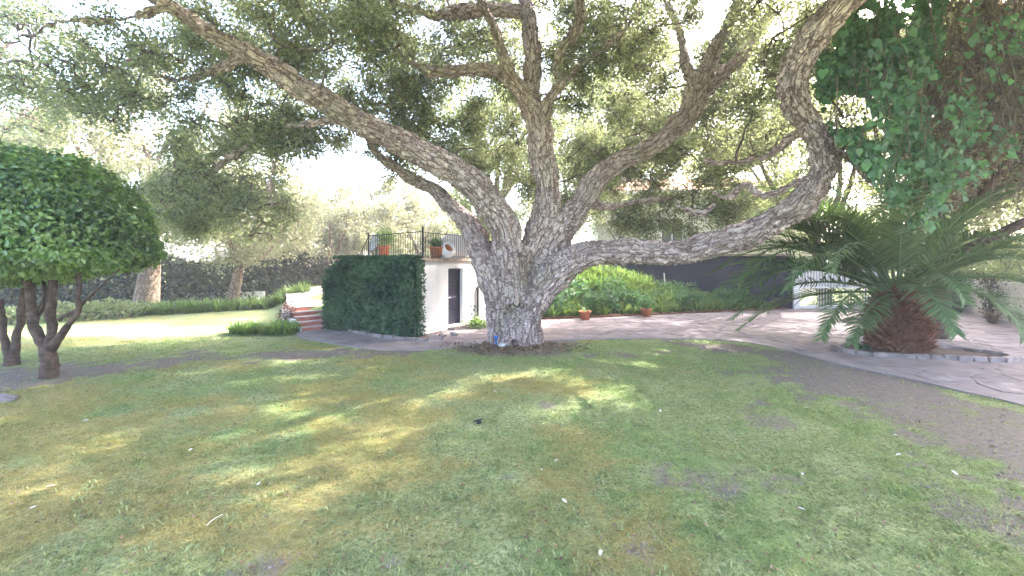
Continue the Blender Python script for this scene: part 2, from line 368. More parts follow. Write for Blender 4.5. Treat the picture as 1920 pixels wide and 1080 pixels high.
def inside(x, y, poly):
    x = np.asarray(x); y = np.asarray(y); r = np.zeros(x.shape, bool); n = len(poly)
    for i in range(n):
        x1, y1 = poly[i]; x2, y2 = poly[(i+1) % n]
        c = ((y1 > y) != (y2 > y)); xi = (x2-x1)*(y-y1)/((y2-y1) if y2 != y1 else 1e-9)+x1
        r ^= c & (x < xi)
    return r
DRIVE_FRONT = [(-6.75, 13.25), G(565, 636), G(600, 641), G(640, 648), G(680, 654), G(720, 657), G(800, 657), G(860, 652), G(930, 645), G(1010, 640), G(1080, 638), G(1150, 637),
               G(1230, 636.5), G(1300, 637), G(1350, 639), G(1400, 643.5), G(1450, 652), G(1500, 664), G(1560, 682), G(1610, 692), G(1660, 702), G(1735, 719),
               G(1810, 737), G(1870, 750), G(1930, 765), (8.6, 5), (9.8, 2.5), (12, -2)]
DRIVE_PTS = DRIVE_FRONT+[(30, -2), (30, 10), (17.9, 14.6), (19.9, 19.8), (13.2, 19.9), (12.6, 19.3), (10.3, 18.75), (6, 17.45), (3, 16.55), (1.2, 16.02), (0, 16), (-1.5, 17), (-2.3, 14), (-2.7, 12.6), (-5.85, 14.1)]
def flat(name, pts, z, m, thick=0):
    bm = bmesh.new(); f = bm.faces.new([bm.verts.new((x, y, z)) for x, y in pts])
    bmesh.ops.recalc_face_normals(bm, faces=[f])
    if f.normal.z < 0: f.normal_flip()
    if thick:
        r = bmesh.ops.extrude_face_region(bm, geom=[f]); 
        bmesh.ops.translate(bm, verts=[v for v in r['geom'] if isinstance(v, bmesh.types.BMVert)], vec=(0, 0, -thick))
        bmesh.ops.recalc_face_normals(bm, faces=bm.faces[:])
    bmesh.ops.triangulate(bm, faces=bm.faces[:]); me = bpy.data.meshes.new(name); bm.to_mesh(me); bm.free()
    return link(name, me, None, m)
drive = struct(flat('driveway', DRIVE_PTS, .028, M['concrete'], .06))
def flagstones():
    a = .48; pts = {}
    def vert(i, j, k):
        key = (round(i, 3), round(j, 3))
        if key not in pts: pts[key] = (i+random.uniform(-.13, .13), j+random.uniform(-.11, .11))
        return pts[key]
    cells = []
    for r in range(-4, 34):
        for q in range(-2, 40):
            cx = q*a*1.732+(r % 2)*a*.866; cy = r*a*1.5*.85+2
            cs = [vert(cx+a*math.sin(k*math.pi/3), cy+a*.85*math.cos(k*math.pi/3), 0) for k in range(6)]
            cells.append((cx, cy, cs))
    shr = []
    for cx, cy, cs in cells:
        xs = np.array([c[0] for c in cs]); ys = np.array([c[1] for c in cs])
        if not inside(xs, ys, DRIVE_PTS).all(): continue
        if np.hypot(cx-9.6, (cy-10.3)*1.2) < 1.9 or np.hypot(cx, cy-11.5) < 1.4 or cx > 20: continue
        if abs(cx) > cy*1.25+.5: continue
        shr.append((math.hypot(cx, cy), cx, cy, cs))
    shr.sort(); rest = MB()
    for n, (_, cx, cy, cs) in enumerate(shr):
        mx = sum(c[0] for c in cs)/6; my = sum(c[1] for c in cs)/6; k = .94
        top = [(mx+(c[0]-mx)*k, my+(c[1]-my)*k) for c in cs]; hz = .036+random.uniform(-.002, .005); tl = [random.uniform(-.003, .003) for _ in range(6)]
        v = [(mx+(c[0]-mx)*(k+.025), my+(c[1]-my)*(k+.025), .02) for c in cs]+[(x, y, hz+t) for (x, y), t in zip(top, tl)]
        f = [(6, 11, 10, 9, 8, 7)]+[(i, i+6, (i+1) % 6+6, (i+1) % 6) for i in range(6)]
        if n < 290:
            b = MB(); b.add([(p[0]-mx, p[1]-my, p[2]) for p in v], [q[::-1] for q in f])
            o = b.build('flagstone', M[random.choice(('flag', 'flag', 'flag2', 'flag3'))], drive); o.location = (mx, my, 0)
        else: rest.add(v, [q[::-1] for q in f])
    o = rest.build('flagstones', M['flag'], drive); o['kind'] = 'stuff'
flagstones()

# landing path behind the steps
L0 = ST0+SU*1.5
pth = [tuple(L0+SW*-.05-SU*.02), tuple(L0+SW*1.5), tuple(L0+SW*1.6+SU*3), (-9.2, 22.5), (-7.5, 26), (-11, 27), (-11.9, 22.3), (-9.5, 18.0)]
o = struct(flat('path', pth, .675, M['tread'], .05))

# ------------------------------------------------------------------ garden store (white building with ivy)
SA = (-2.645, 12.5); SANG = math.atan2(.893, .45)
store = thing('garden_store', 'low flat roofed white store with a dark louvred door behind the big oak', 'building', (*SA, 0), SANG)
WH = 2.2; L = 4.6; Wd = 3.64; d0, d1, dh = 1.33, 2.19, 1.98; sill = .12
b = MB(); b.box(0, d0, 0, .25, -.1, WH); b.box(d1, L, 0, .25, -.1, WH); b.box(d0, d1, 0, .25, dh, WH); b.box(d0, d1, -.0, .25, -.1, sill)
b.box(0, .25, .25, Wd, -.1, WH); b.box(L-.25, L, .25, Wd, -.1, WH); b.box(.25, L-.25, Wd-.25, Wd, -.1, WH)
b.build('wall', M['plaster'], store)
b = MB(); b.box(-.05, L+.05, -.07, Wd+.05, WH, 2.31); b.build('cornice', M['cornice'], store, bevel=.012)
dr = MB(); dr.box(d0+.02, d1-.02, .17, .20, sill+.0, dh-.0); dr = dr.build('door', M['door'], store)
b = MB(); b.box(d0, d0+.05, .12, .20, sill, dh); b.box(d1-.05, d1, .12, .20, sill, dh); b.box(d0+.05, d1-.05, .12, .20, dh-.05, dh); b.build('door_frame', M['door'], store)
sm = MB(); sm.box(0, d1-d0-.12, -.03, .012, 0, .028); sm.v = [(x, y+(.02 if z < .01 else 0)-.0, z) for x, y, z in sm.v]
s0 = sm.build('slat', M['door'], dr); sme = s0.data; nz = int((dh-sill-.1)/.045)
for i in range(nz):
    if abs(i-nz//2) < 1: continue
    s = s0 if i == 0 else link('slat', sme, dr)
    s.location = (d0+.06, .165, sill+.03+i*.045)
b = MB(); b.box(d0+.06, d1-.06, .14, .175, sill+.02+nz//2*.045, sill+.085+nz//2*.045); b.build('lock_rail', M['door'], dr)
b = MB(); b.box(d0+.10, d0+.13, .06, .14, 1.02, 1.05); b.box(d0+.10, d0+.22, .06, .08, 1.02, 1.05); b.build('handle', M['grey_metal'], dr)
b = MB(); b.box(d0-.05, d1+.05, -.28, -.002, -.05, .10); b.build('doorstep', M['kerb'], store, bevel=.01)

# ivy hanging over the left wall
def ivy():
    root = thing('ivy_cover', 'dense dark green ivy covering the left wall of the white store', 'ivy', (*SA, 0), SANG)
    def surf(u, hh, off):
        r = .8
        arc = np.clip((u-3.15)/r, 0, 1.7)
        x = np.where(u < 3.15, 0, r-r*np.cos(arc)); y = np.where(u < 3.15, u, 3.15+r*np.sin(arc))
        nx = -np.cos(arc); ny = np.sin(arc)
        top = .5+1.86*np.sqrt(np.clip(1-np.clip((u-2.2)/2.32, 0, 1)**2.2, 0, 1))
        z = hh*top; sh = .30*np.sqrt(np.clip(1-np.clip((hh-.86)/.16, 0, 1)**2, 0, 1))
        bul = (fbm(u*2, z*2, 1, 4)-.5)*.30+(fbm(u*2, z*2, 3.1, 9)-.5)*.14
        o2 = .06+sh+bul*(sh > .05)+off
        return np.column_stack([x+nx*o2, y+ny*o2, z]), np.column_stack([nx, ny, np.clip((hh-.8)*5, 0, 1)])
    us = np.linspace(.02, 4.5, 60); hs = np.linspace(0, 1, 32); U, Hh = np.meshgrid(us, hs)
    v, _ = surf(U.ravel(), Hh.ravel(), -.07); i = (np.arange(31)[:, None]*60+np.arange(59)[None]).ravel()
    me = fast_mesh('ivy_dark_sheet', v, np.column_stack([i, i+1, i+61, i+60]), np.full(len(v), .3)); link('ivy_dark_sheet', me, root, M['dark_leaf'])  # added dark sheet behind the leaves, standing in for the shade in their gaps
    n = 26000; u = rng.random(n)*4.5; hh = rng.random(n)**.9; c, nr = surf(u, hh, rng.normal(size=n)*.05)
    a = leaves(c, .045+.055*rng.random(n), T_HEART, nr*1.1, .8, .6, np.clip(fbm(u*1.3, hh*3, 1.2, 9)*1.5-.55+.55*rng.random(n)+.25*(hh > .93), 0, 1))  # leaves near the top tinted lighter, painting in the lit upper edge
    n = 4200; u = rng.random(n)*3.3; c = np.column_stack([-.35+.38*rng.random(n), u, 2.33+.05*rng.random(n)])
    b2 = leaves(c, .05+.04*rng.random(n), T_HEART, np.array([0, 0, 1.5]), .8, 0, tint=.5+.5*rng.random(n))  # top leaves kept to light tints, so the lit edge is in the colour
    n = 900; u = rng.random(n); c = np.column_stack([-.28+rng.random(n)**2.5*.36, -.03-.07*rng.random(n), 2.3-rng.random(n)*2.28])
    c3 = leaves(c, .05+.04*rng.random(n), T_HEART, np.array([0, -1.5, 0]), .7, .5)
    o = link('ivy_leaves', leafmesh('ivy_leaves', a, b2, c3), root, M['ivy']); o['kind'] = 'stuff'
ivy()

# terrace railing
def railing():
    r = thing('iron_railing', 'black iron bar railing round the roof terrace above the ivy', 'railing', (*SA, 0), SANG)
    z0 = 2.32
    def post(x, y, h):
        b = MB(); b.tube([(x, y, z0-.0), (x, y, z0+h)], .028, 8); b.lathe([(0.002, z0+h+.09), (.02, z0+h+.06), (.035, z0+h+.03), (.02, z0+h)], 10, (x, y)); b.build('post', M['iron'], r)
    post(.05, -.0, .86); post(.05, 2.15, .72); post(.4, 2.95, .05)
    def rail(a, b_, h=.0):
        b = MB(); b.tube([a, b_], .014, 6); b.build('rail', M['iron'], r)
    rail((.05, 0, z0+.78), (.05, 2.15, z0+.70)); rail((.05, 0, z0+.06), (.05, 2.15, z0+.06))
    rail((.05, 0, z0+.76), (3.4, 0, z0+.74)); rail((.05, 0, z0+.06), (3.4, 0, z0+.06)); rail((.05, 2.15, z0+.68), (.4, 2.95, z0+.02))
    b = MB(); b.tube([(0, 0, 0), (0, 0, 1)], .0085, 5); me = None
    def bar(x, y, h):
        nonlocal me
        if me is None: o = b.build('bar', M['iron'], r); me = o.data
        else: o = link('bar', me, r)
        o.location = (x, y, z0); o.scale = (1, 1, h)
    for i in range(1, 23): bar(.05, i*2.15/23, .78-.08*i/23)
    for i in range(1, 27): bar(.05+i*.125, 0, .76)
    for i in range(1, 5): bar(.05+.35*i/5, 2.15+.8*i/5, .68*(1-i/5))
railing()

# terrace things
def pot(name, label, x, y, z, r, h, group=None, m='terracotta'):
    t = thing(name, label, 'plant pot', (x, y, z), 0, group)
    b = MB(); b.lathe([(0.001, 0), (r*.68, 0), (r*.92, h*.84), (r*1.05, h*.84), (r*1.05, h), (r*.92, h), (r*.88, h*.86), (.001, h*.86)], 24); b.build('pot', M[m], t, True)
    b = MB(); b.lathe([(0.001, h*.9), (r*.88, h*.9)], 16); b.build('soil', M['soil'], t)
    return t
def tufts(centers, nb, ln, wd, arch=1.0, up=.9):
    """strap leaf tufts: arching ribbons"""
    n = len(centers)*nb; c = np.repeat(centers, nb, 0)+np.column_stack([rng.normal(size=(n, 2))*.05, np.zeros(n)])
    a = rng.random(n)*2*np.pi; out = np.column_stack([np.cos(a), np.sin(a), np.zeros(n)]); sd_ = np.column_stack([-np.sin(a), np.cos(a), np.zeros(n)])
    Lh = ln*(.6+.6*rng.random(n)); sp = .25+.75*rng.random(n); V = []
    for k, t in enumerate((0, .35, .7, 1.0)):
        p = c+out*(Lh*sp*(t**1.25))[:, None]*arch; p[:, 2] += Lh*up*(t-.62*sp*t*t*arch)
        hw = wd*(1, 1.1, .8, .08)[k]
        V += [p-sd_*hw, p+sd_*hw]
    V = np.stack(V, 1).reshape(-1, 3); o = (np.arange(n)*8)[:, None, None]
    f = (np.array([[0, 1, 3, 2], [2, 3, 5, 4], [4, 5, 7, 6]])[None]+o).reshape(-1, 4)
    return V, f, np.repeat(rng.random(n), 8)
def put_plant(t, me_parts, m, name='foliage'):
    me = leafmesh(name, *me_parts); o = link(name, me, t, M[m]); return o
tz = 2.31
p1 = P(720, 470, 14.2); t = pot('terracotta_pot', 'large terracotta pot with a yellow green shrub behind the terrace railing', p1[0], p1[1], tz, .19, .42)
n = 900; c = rng.normal(size=(n, 3))*np.array([.14, .14, .17])+np.array([.05, 0, .68]); put_plant(t, [leaves(c, .05+.03*rng.random(n))], 'strap')
p1 = P(806, 470, 13.4); t = pot('terracotta_pot', 'wide terracotta pot with a dark spiky plant beside the corner post of the railing', p1[0]+.2, p1[1], tz, .22, .36)
put_plant(t, [tufts(np.array([[0, 0, .3]]*3), 60, .5, .012, .8)], 'palm')
# dish
t = thing('satellite_dish', 'grey satellite dish tilted on the terrace left of the potted shrub', 'satellite dish', tuple(P(706, 480, 14.4)[:2])+(tz,), .5)
b = MB(); prof = [(0.001, 0), (.12, .012), (.22, .045), (.31, .10), (.315, .10), (.22, .03), (.12, -.003), (0.001, -.015)]; b.lathe(prof, 24)
o = b.build('dish', M['grey_metal'], t, True); o.location = (0, 0, .52); o.rotation_euler = (math.radians(70), 0, math.radians(-75))
b = MB(); b.tube([(0, .03, 0), (0, .03, .5)], .018, 8); b.build('mast', M['iron'], t)
b = MB(); b.tube([(0, 0, .3), (.1, -.3, .34), (.12, -.4, .5)], .01, 6, 3); b.build('arm', M['iron'], t)
# white curved parapet with round ornament
pw = P(850, 470, 15.0)
t = thing('white_parapet', 'white round topped parapet on the terrace behind the railing', 'wall', (pw[0], pw[1], tz), .35)
b = MB(); V = []; N = 14
for k, yy in enumerate((0, .25)):
    V += [(-.55, yy, 0)]+[(-.55+1.1*i/N, yy, .45+.45*math.sin(math.pi*i/N)**.7) for i in range(N+1)]+[(.55, yy, 0)]
m_ = N+3; b.add(V, [tuple(range(m_)), tuple(range(m_, 2*m_))[::-1]]+[(i, i+m_, (i+1) % m_+m_, (i+1) % m_) for i in range(m_)]); b.build('parapet_wall', M['plaster'], t)
pw = P(838, 478, 13.6)
t = thing('white_urn', 'round white ceramic urn lying open mouthed behind the terrace railing', 'urn', (pw[0], pw[1], tz+.26), 0)
b = MB(); b.lathe([(.001, -.24), (.14, -.2), (.24, -.08), (.26, .04), (.2, .16), (.17, .2), (.15, .2), (.18, .1), (.2, 0), (.001, -.05)], 24)
o = b.build('urn_body', M['white_metal'], t, True); o.rotation_euler = (math.radians(62), 0, math.radians(35))
b = MB(); b.lathe([(.001, .02), (.19, .02), (.18, .04), (.001, .06)], 20); o = b.build('urn_inside', M['terracotta'], t, True); o.rotation_euler = (math.radians(62), 0, math.radians(35))

# steps
st = thing('garden_steps', 'short flight of five red brick steps left of the ivy covered wall', 'steps', (*ST0, 0), math.atan2(SW[1], SW[0]))
for k in range(5):
    z0_, z1_ = k*.132, (k+1)*.132
    b = MB(); b.box(0, 1.5, k*.3, (k+1)*.3 if k < 4 else 1.75, z0_+.0, z1_-.03); sp_ = b.build('step', M['concrete'], st)
    b = MB(); b.box(-.02, 1.5, k*.3-.025, (k+1)*.3-.002 if k < 4 else 1.74, z1_-.03, z1_); b.build('tread', M['tread'], sp_, bevel=.005)
    bm_ = None
    for j in range(4):
        if bm_ is None:
            b = MB(); b.box(.008, .365, -.018, 0, .006, .096); o = b.build('brick', M['brick'], sp_, bevel=.004); bm_ = o.data
        else: o = link('brick', bm_, sp_)
        o.location = (j*.375, k*.3, z0_)
b = MB(); b.box(-.16, -.022, -.03, 1.6, -.1, .14); b.box(-.14, -.022, .45, 1.6, .14, .34); b.box(-.14, -.022, 1.05, 1.6, .34, .60); b.build('cheek_wall', M['plaster'], st)

# kerb in front of the ivy wall + loose stones, soil
def kerbline(pts, wd, ht, ln, name, label, group=None, m='kerb', closed=False, jit=.02):
    t = thing(name, label, 'kerb', (pts[0][0], pts[0][1], 0)); iv = np.array(pts[0])
    P_ = [np.array(p) for p in pts]; cur = 0; acc = []
    tot = [np.linalg.norm(b_-a_) for a_, b_ in zip(P_[:-1], P_[1:])]
    for a_, b_, l in zip(P_[:-1], P_[1:], tot):
        n = max(1, round(l/ln)); 
        for i in range(n):
            c = a_+(b_-a_)*(i+.5)/n; acc.append((c, math.atan2(*(b_-a_)[::-1]), l/n))
    mes = []
    for i in range(4):
        b = MB(); r = lambda: random.uniform(-jit, jit)
        b.box(-.5, .5, -wd/2, wd/2, -.05, ht); b.v = [(x+r()*1.2/ln, y+r(), z+r()*.6) for x, y, z in b.v]
        o = b.build('kerb_stone', M[m], t, bevel=.012 if jit < .03 else .02); mes.append(o.data); bpy.data.objects.remove(o)
    for c, a, l in acc:
        o = link('kerb_stone', random.choice(mes), t); o.location = (c[0]-iv[0], c[1]-iv[1], random.uniform(-.01, .01)); o.rotation_euler = (0, 0, a+random.uniform(-.05, .05)*(jit*30)); o.scale = (l*.97, 1, 1)
    return t
kerbline([(-5.55, 13.75), (-4.6, 12.95), (-3.7, 12.3), (-2.95, 11.9), (-2.35, 11.8), (-1.95, 12.1)], .12, .10, .38, 'kerb_edging', 'low pale kerb at the foot of the ivy wall')
struct(flat('planting_strip', [(-5.55, 13.75), (-4.6, 12.95), (-3.7, 12.3), (-2.95, 11.9), (-2.35, 11.8), (-1.95, 12.1), (-2.2, 13.3), (-2.645, 12.5), (-5.8, 14.1)], .06, M['soil'], .05))
def rock_mesh(s, m):
    bm = bmesh.new(); bmesh.ops.create_icosphere(bm, subdivisions=2, radius=1)
    sd_ = random.random()*50
    for v in bm.verts: v.co *= 1+.35*mnoise.noise(v.co*1.3+Vector((sd_, 0, 0))); v.co.z *= .6
    me = bpy.data.meshes.new('stone'); bm.to_mesh(me); bm.free(); me.materials.append(m); return me
rk = [rock_mesh(1, M['kerb']) for _ in range(4)]
for i, (px, py, s, lb) in enumerate(((812, 634, .17, 'yellowish rough stone by the corner of the ivy wall'), (832, 632, .2, 'long pale stone on the paving before the louvred door'),
                                     (852, 630, .15, 'small pale stone nearest the doorstep of the white store'))):
    x, y = G(px, py); o = link('stone', rk[i], None); o.location = (x, y, .07); o.scale = (s, s*.6, s*.6); o.rotation_euler = (0, 0, .5+i); tag(o, lb, 'stone', 'stones by the store')

# plant by the store door, pipe
x, y = G(897, 612)
t = thing('leafy_plant', 'small leafy plant by the white store wall between the door and the oak', 'plant', (-1.05, 14.0, .02))
n = 500; c = rng.normal(size=(n, 3))*np.array([.22, .16, .10])+np.array([0, 0, .17]); put_plant(t, [leaves(np.abs(c)*np.sign(c+.001)*1.0, .07+.04*rng.random(n), T_OVAL)], 'strap')
n = 120; c = np.column_stack([-.25+rng.normal(size=n)*.05, rng.normal(size=n)*.05, rng.random(n)*.75]); put_plant(t, [leaves(c, .07, T_OVAL)], 'ivy', 'stem_leaves')
t = thing('black_pipe', 'black climbing stem and pipe on the white store wall beside the oak', 'pipe', (*SA, 0), SANG)
b = MB(); b.tube([(3.05, -.06, .1), (3.05, -.06, 1.25), (3.1, -.05, 1.3)], .05, 8); b.build('pipe', M['iron'], t)

# ------------------------------------------------------------------ big cork oak
class TreeGeo:
    def __init__(s): s.pts = []; s.r = []
def limb(pl):
    """pl: list of (px, py, halfwidth_px, D) -> pts, radii"""
    p = np.array([P(a, b_, d) for a, b_, _, d in pl]); r = np.array([hw/F*d for _, _, hw, d in pl]); return p, r
LIMBS = [
 [(938, 658, 25, 11.55), (934, 600, 24, 11.6), (930, 550, 26, 11.65), (915, 495, 29, 11.8), (893, 445, 24, 12.1), (862, 402, 19, 12.3), (828, 368, 15, 12.6), (775, 335, 12, 13), (715, 298, 8, 13.3), (690, 262, 5, 13.5)],
 [(990, 658, 25, 11.45), (990, 615, 24, 11.5), (1000, 568, 28, 11.45), (1032, 520, 31, 11.45), (1085, 484, 27, 11.35), (1160, 471, 25, 11.2), (1230, 476, 24, 10.9), (1300, 468, 25, 10.6), (1380, 445, 26, 10.1), (1450, 415, 26, 9.6), (1508, 378, 26, 9.2), (1540, 320, 24, 8.9), (1536, 260, 23, 8.6), (1508, 200, 24, 8.3), (1492, 140, 26, 8.0), (1512, 82, 29, 7.7), (1565, 25, 27, 7.4), (1630, -25, 24, 7.1), (1720, -70, 20, 6.8)],
 [(962, 652, 27, 11.7), (964, 600, 27, 11.7), (970, 545, 30, 11.75), (978, 490, 34, 11.8), (985, 460, 26, 11.8)],
 [(966, 570, 30, 11.5), (962, 505, 30, 11.5), (945, 430, 30, 11.5), (912, 375, 29, 11.3), (870, 330, 27, 11.1), (810, 298, 26, 10.9), (735, 262, 25, 10.6), (645, 212, 24, 10.2), (570, 168, 23, 9.9), (500, 122, 20, 9.6), (430, 82, 17, 9.3), (355, 35, 15, 9.1), (290, -5, 13, 9.0), (200, -50, 9, 8.9)],
 [(980, 560, 34, 11.9), (997, 480, 31, 11.95), (1018, 410, 27, 12.0), (1026, 345, 25, 12.1), (1016, 275, 25, 12.1), (1007, 228, 25, 12.1), (990, 185, 19, 12.0), (965, 150, 16, 11.8), (945, 105, 13, 11.6), (930, 55, 10, 11.4), (900, 0, 9, 11.2)],
 [(1007, 235, 18, 12.1), (999, 170, 19, 12.3), (1000, 100, 18, 12.5), (990, 40, 16, 12.6), (980, -20, 13, 12.6)],
 [(1008, 250, 16, 12.1), (1030, 192, 13, 11.9), (1046, 155, 10, 11.7), (1050, 100, 11, 11.5), (1080, 62, 12, 11.3), (1088, 10, 10, 11.1), (1080, -40, 8, 11)],
 [(1034, 185, 11, 11.8), (1070, 140, 8, 11.5), (1110, 108, 7, 11.3), (1160, 66, 6, 11.0), (1200, 18, 5, 10.8)],
 [(1005, 520, 34, 11.9), (1048, 440, 28, 12), (1090, 375, 24, 12.1), (1125, 330, 21, 12.2), (1180, 298, 20, 12.3), (1240, 264, 19, 12.3), (1285, 222, 22, 12.2), (1308, 168, 23, 12.1), (1340, 90, 14, 11.9), (1385, 8, 10, 11.6), (1410, -40, 8, 11.5)],
 [(1308, 175, 20, 12.1), (1350, 140, 15, 12.3), (1395, 98, 11, 12.5), (1432, 45, 8, 12.7), (1450, 0, 7, 12.8)],
 [(1300, 160, 12, 12.1), (1283, 115, 10, 12.3), (1278, 65, 8, 12.4), (1250, 5, 6, 12.5)],
 [(995, 180, 14, 12), (950, 140, 12, 12.1), (880, 131, 13, 12.2), (815, 136, 11, 12.3), (778, 122, 7, 12.4), (720, 95, 6, 12.5), (650, 92, 4, 12.6)],
 [(1540, 275, 12, 8.7), (1580, 292, 8, 8.8), (1612, 318, 6, 8.9), (1640, 350, 4, 9.0)],
 [(640, 222, 12, 10.2), (590, 230, 9, 10.4), (540, 240, 7, 10.7), (480, 262, 6, 11), (420, 305, 5, 11.3), (360, 340, 3, 11.6)],
 [(460, 100, 14, 9.4), (420, 128, 10, 9.6), (375, 140, 7, 9.8), (325, 150, 5, 10), (270, 135, 4, 10.2)],
 [(320, 12, 10, 9.0), (270, 25, 8, 8.9), (200, 38, 6, 8.8), (110, 40, 5, 8.7), (60, 70, 4, 8.6)],
 [(1100, 382, 9, 12.2), (1150, 388, 7, 12.6), (1210, 375, 6, 13), (1270, 372, 5, 13.4)],
 [(1535, 335, 12, 9), (1490, 345, 9, 9.6), (1430, 368, 7, 10.3), (1395, 348, 6, 10.8), (1365, 372, 6, 11.1), (1335, 360, 4, 11.4)],
 [(1345, 382, 5, 11.2), (1335, 390, 6, 11.3), (1315, 404, 6, 11.4), (1285, 392, 5, 11.5), (1265, 384, 3, 11.6)],
 [(1500, 250, 10, 8.9), (1440, 290, 6, 9.8), (1380, 305, 5, 10.6), (1320, 300, 4, 11.3)],
 [(520, 243, 5, 10.8), (516, 300, 4, 10.9), (505, 345, 4, 11), (512, 390, 3, 11)],
 [(980, 20, 12, 12.6), (900, 15, 13, 12.2), (830, 30, 12, 11.9), (790, 20, 8, 11.6), (740, 5, 6, 11.4)],
]
oak = thing('cork_oak_tree', 'huge spreading cork oak with many rough limbs in the middle of the garden', 'tree', (.1, 11.7, 0))
OAKLOC = np.array((.1, 11.7, 0))
NODES = []
def make_oak():
    b = MB()
    for L_ in LIMBS:
        p, r = limb(L_); a = catmull(np.column_stack([p, r]), 6)
        wob = 1+.07*np.array([mnoise.noise(Vector(q[:3])*1.7) for q in a]); 
        off = np.array([[mnoise.noise(Vector(q[:3])*.9+Vector((k*9, 0, 0))) for k in range(3)] for q in a])
        a[:, :3] += off*np.minimum(a[:, 3:4]*.45, .10)
        a[:, 3] = np.maximum(a[:, 3]*wob, .02)
        b.tube(a[:, :3], a[:, 3], 14); NODES.append(a)
    # root flares and burr
    for ang, ln in ((-2.6, 1.0), (-1.9, .85), (-1.3, .8), (-.5, .95), (.3, .9), (2.9, .9), (2.0, .8)):
        dx, dy = math.cos(ang), math.sin(ang)
        b.tube([(.1+dx*.1, 11.7+dy*.1, 1.3), (.1+dx*.35, 11.7+dy*.3, .75), (.1+dx*.6, 11.7+dy*.5, .3), (.1+dx*.62*ln+dx*.12, 11.7+dy*.6*ln, .05), (.1+dx*.8*ln, 11.7+dy*.75*ln, -.15)], [.12, .15, .18, .13, .06], 10, 3)
    q = P(905, 535, 11.75); b.tube([q+np.array((.12, 0, 0)), q], [.17, .14], 12)
    me = bpy.data.meshes.new('t'); me.from_pydata(b.v, [], b.f); o = bpy.data.objects.new('t', me); COL.objects.link(o)
    md = o.modifiers.new('r', 'REMESH'); md.mode = 'VOXEL'; md.voxel_size = .032
    dg = bpy.context.evaluated_depsgraph_get(); ev = o.evaluated_get(dg); me2 = bpy.data.meshes.new_from_object(ev)
    bpy.data.objects.remove(o)
    n = len(me2.vertices); V = np.empty(n*3, np.float32); me2.vertices.foreach_get('co', V); V = V.reshape(-1, 3)
    N = np.empty(n*3, np.float32); me2.vertex_normals.foreach_get('vector', N); N = N.reshape(-1, 3)
    CN = np.concatenate([a[:-1, :3] for a in NODES]); CV = np.concatenate([a[1:, :3]-a[:-1, :3] for a in NODES]); CL = (CV**2).sum(1)+1e-9
    CR = np.concatenate([a[:-1, 3] for a in NODES]); Q = np.empty_like(V)
    for i0 in range(0, n, 4000):
        p = V[i0:i0+4000]; w_ = p[:, None]-CN[None]; tt = np.clip((w_*CV[None]).sum(2)/CL, 0, 1); cp = CN[None]+CV[None]*tt[..., None]
        dd = np.linalg.norm(p[:, None]-cp, axis=2)/CR; j = dd.argmin(1); Q[i0:i0+4000] = p-.6*cp[np.arange(len(p)), j]
    d = np.empty(n, np.float32); vo = mnoise.voronoi; no = mnoise.noise
    for i in range(n):
        p = Vector(V[i]); w_ = Vector((no(p*4), no(p*4+Vector((7, 0, 0))), no(p*4+Vector((0, 9, 0)))))*.12
        q = (Vector(Q[i])+w_)*7.4
        dd = vo(q)[0]; e = dd[1]-dd[0]
        d[i] = -.07*max(0, 1-e/.32)+.06*no(p*1.8)+.03*no(p*4.5)
    thick = 1.0
    V += N*d[:, None]
    me2.vertices.foreach_set('co', (V-OAKLOC).astype(np.float32).ravel())
    at = me2.attributes.new('barkco', 'FLOAT_VECTOR', 'POINT'); at.data.foreach_set('vector', Q.astype(np.float32).ravel())
    me2.polygons.foreach_set('use_smooth', np.ones(len(me2.polygons), bool)); me2.materials.clear(); me2.materials.append(M['oak_bark']); me2.update(); me2.name = 'trunk'
    link('trunk', me2, oak); print('oak verts', n)
make_oak()
ALLN = np.concatenate([a[6:] for a in NODES]) 

def gather(regs, gaps):
    C = []
    for px, py, rx, ry, d0_, d1_, n in regs:
        k = 0
        while k < n:
            a = rng.random()*6.28; r = math.sqrt(rng.random()); x = px+rx*r*math.cos(a); y = py+ry*r*math.sin(a)
            if any(((x-g[0])/g[2])**2+((y-g[1])/g[3])**2 < 1 for g in gaps): k += .5; continue
            C.append(P(x, y, d0_+(d1_-d0_)*rng.random())); k += 1
    return np.array(C)
def clump_leaves(C, R, nl, size, flat_=.7):
    """leaves strung along short twigs inside each clump; also returns twig lines"""
    parts = []; tw = []
    for c, r in zip(C, R):
        k = 9; dirs = rng.normal(size=(k, 3)); dirs[:, 2] *= flat_; dirs /= np.linalg.norm(dirs, axis=1, keepdims=True)
        ln = r*(.6+.6*rng.random(k)); n = int(nl*(r/.6)**2)
        j = rng.integers(0, k, n); t = rng.random(n)**.55
        p = c+dirs[j]*(ln[j]*t)[:, None]+rng.normal(size=(n, 3))*(.05+.20*r)
        p[:, 2] -= .12*t*t*ln[j]
        parts.append(p)
        for i in range(k): tw.append((c, c+dirs[i]*ln[i]*.5+np.array((0, 0, .02)), c+dirs[i]*ln[i]*.95-np.array((0, 0, .1*ln[i]))))
    return np.concatenate(parts), tw
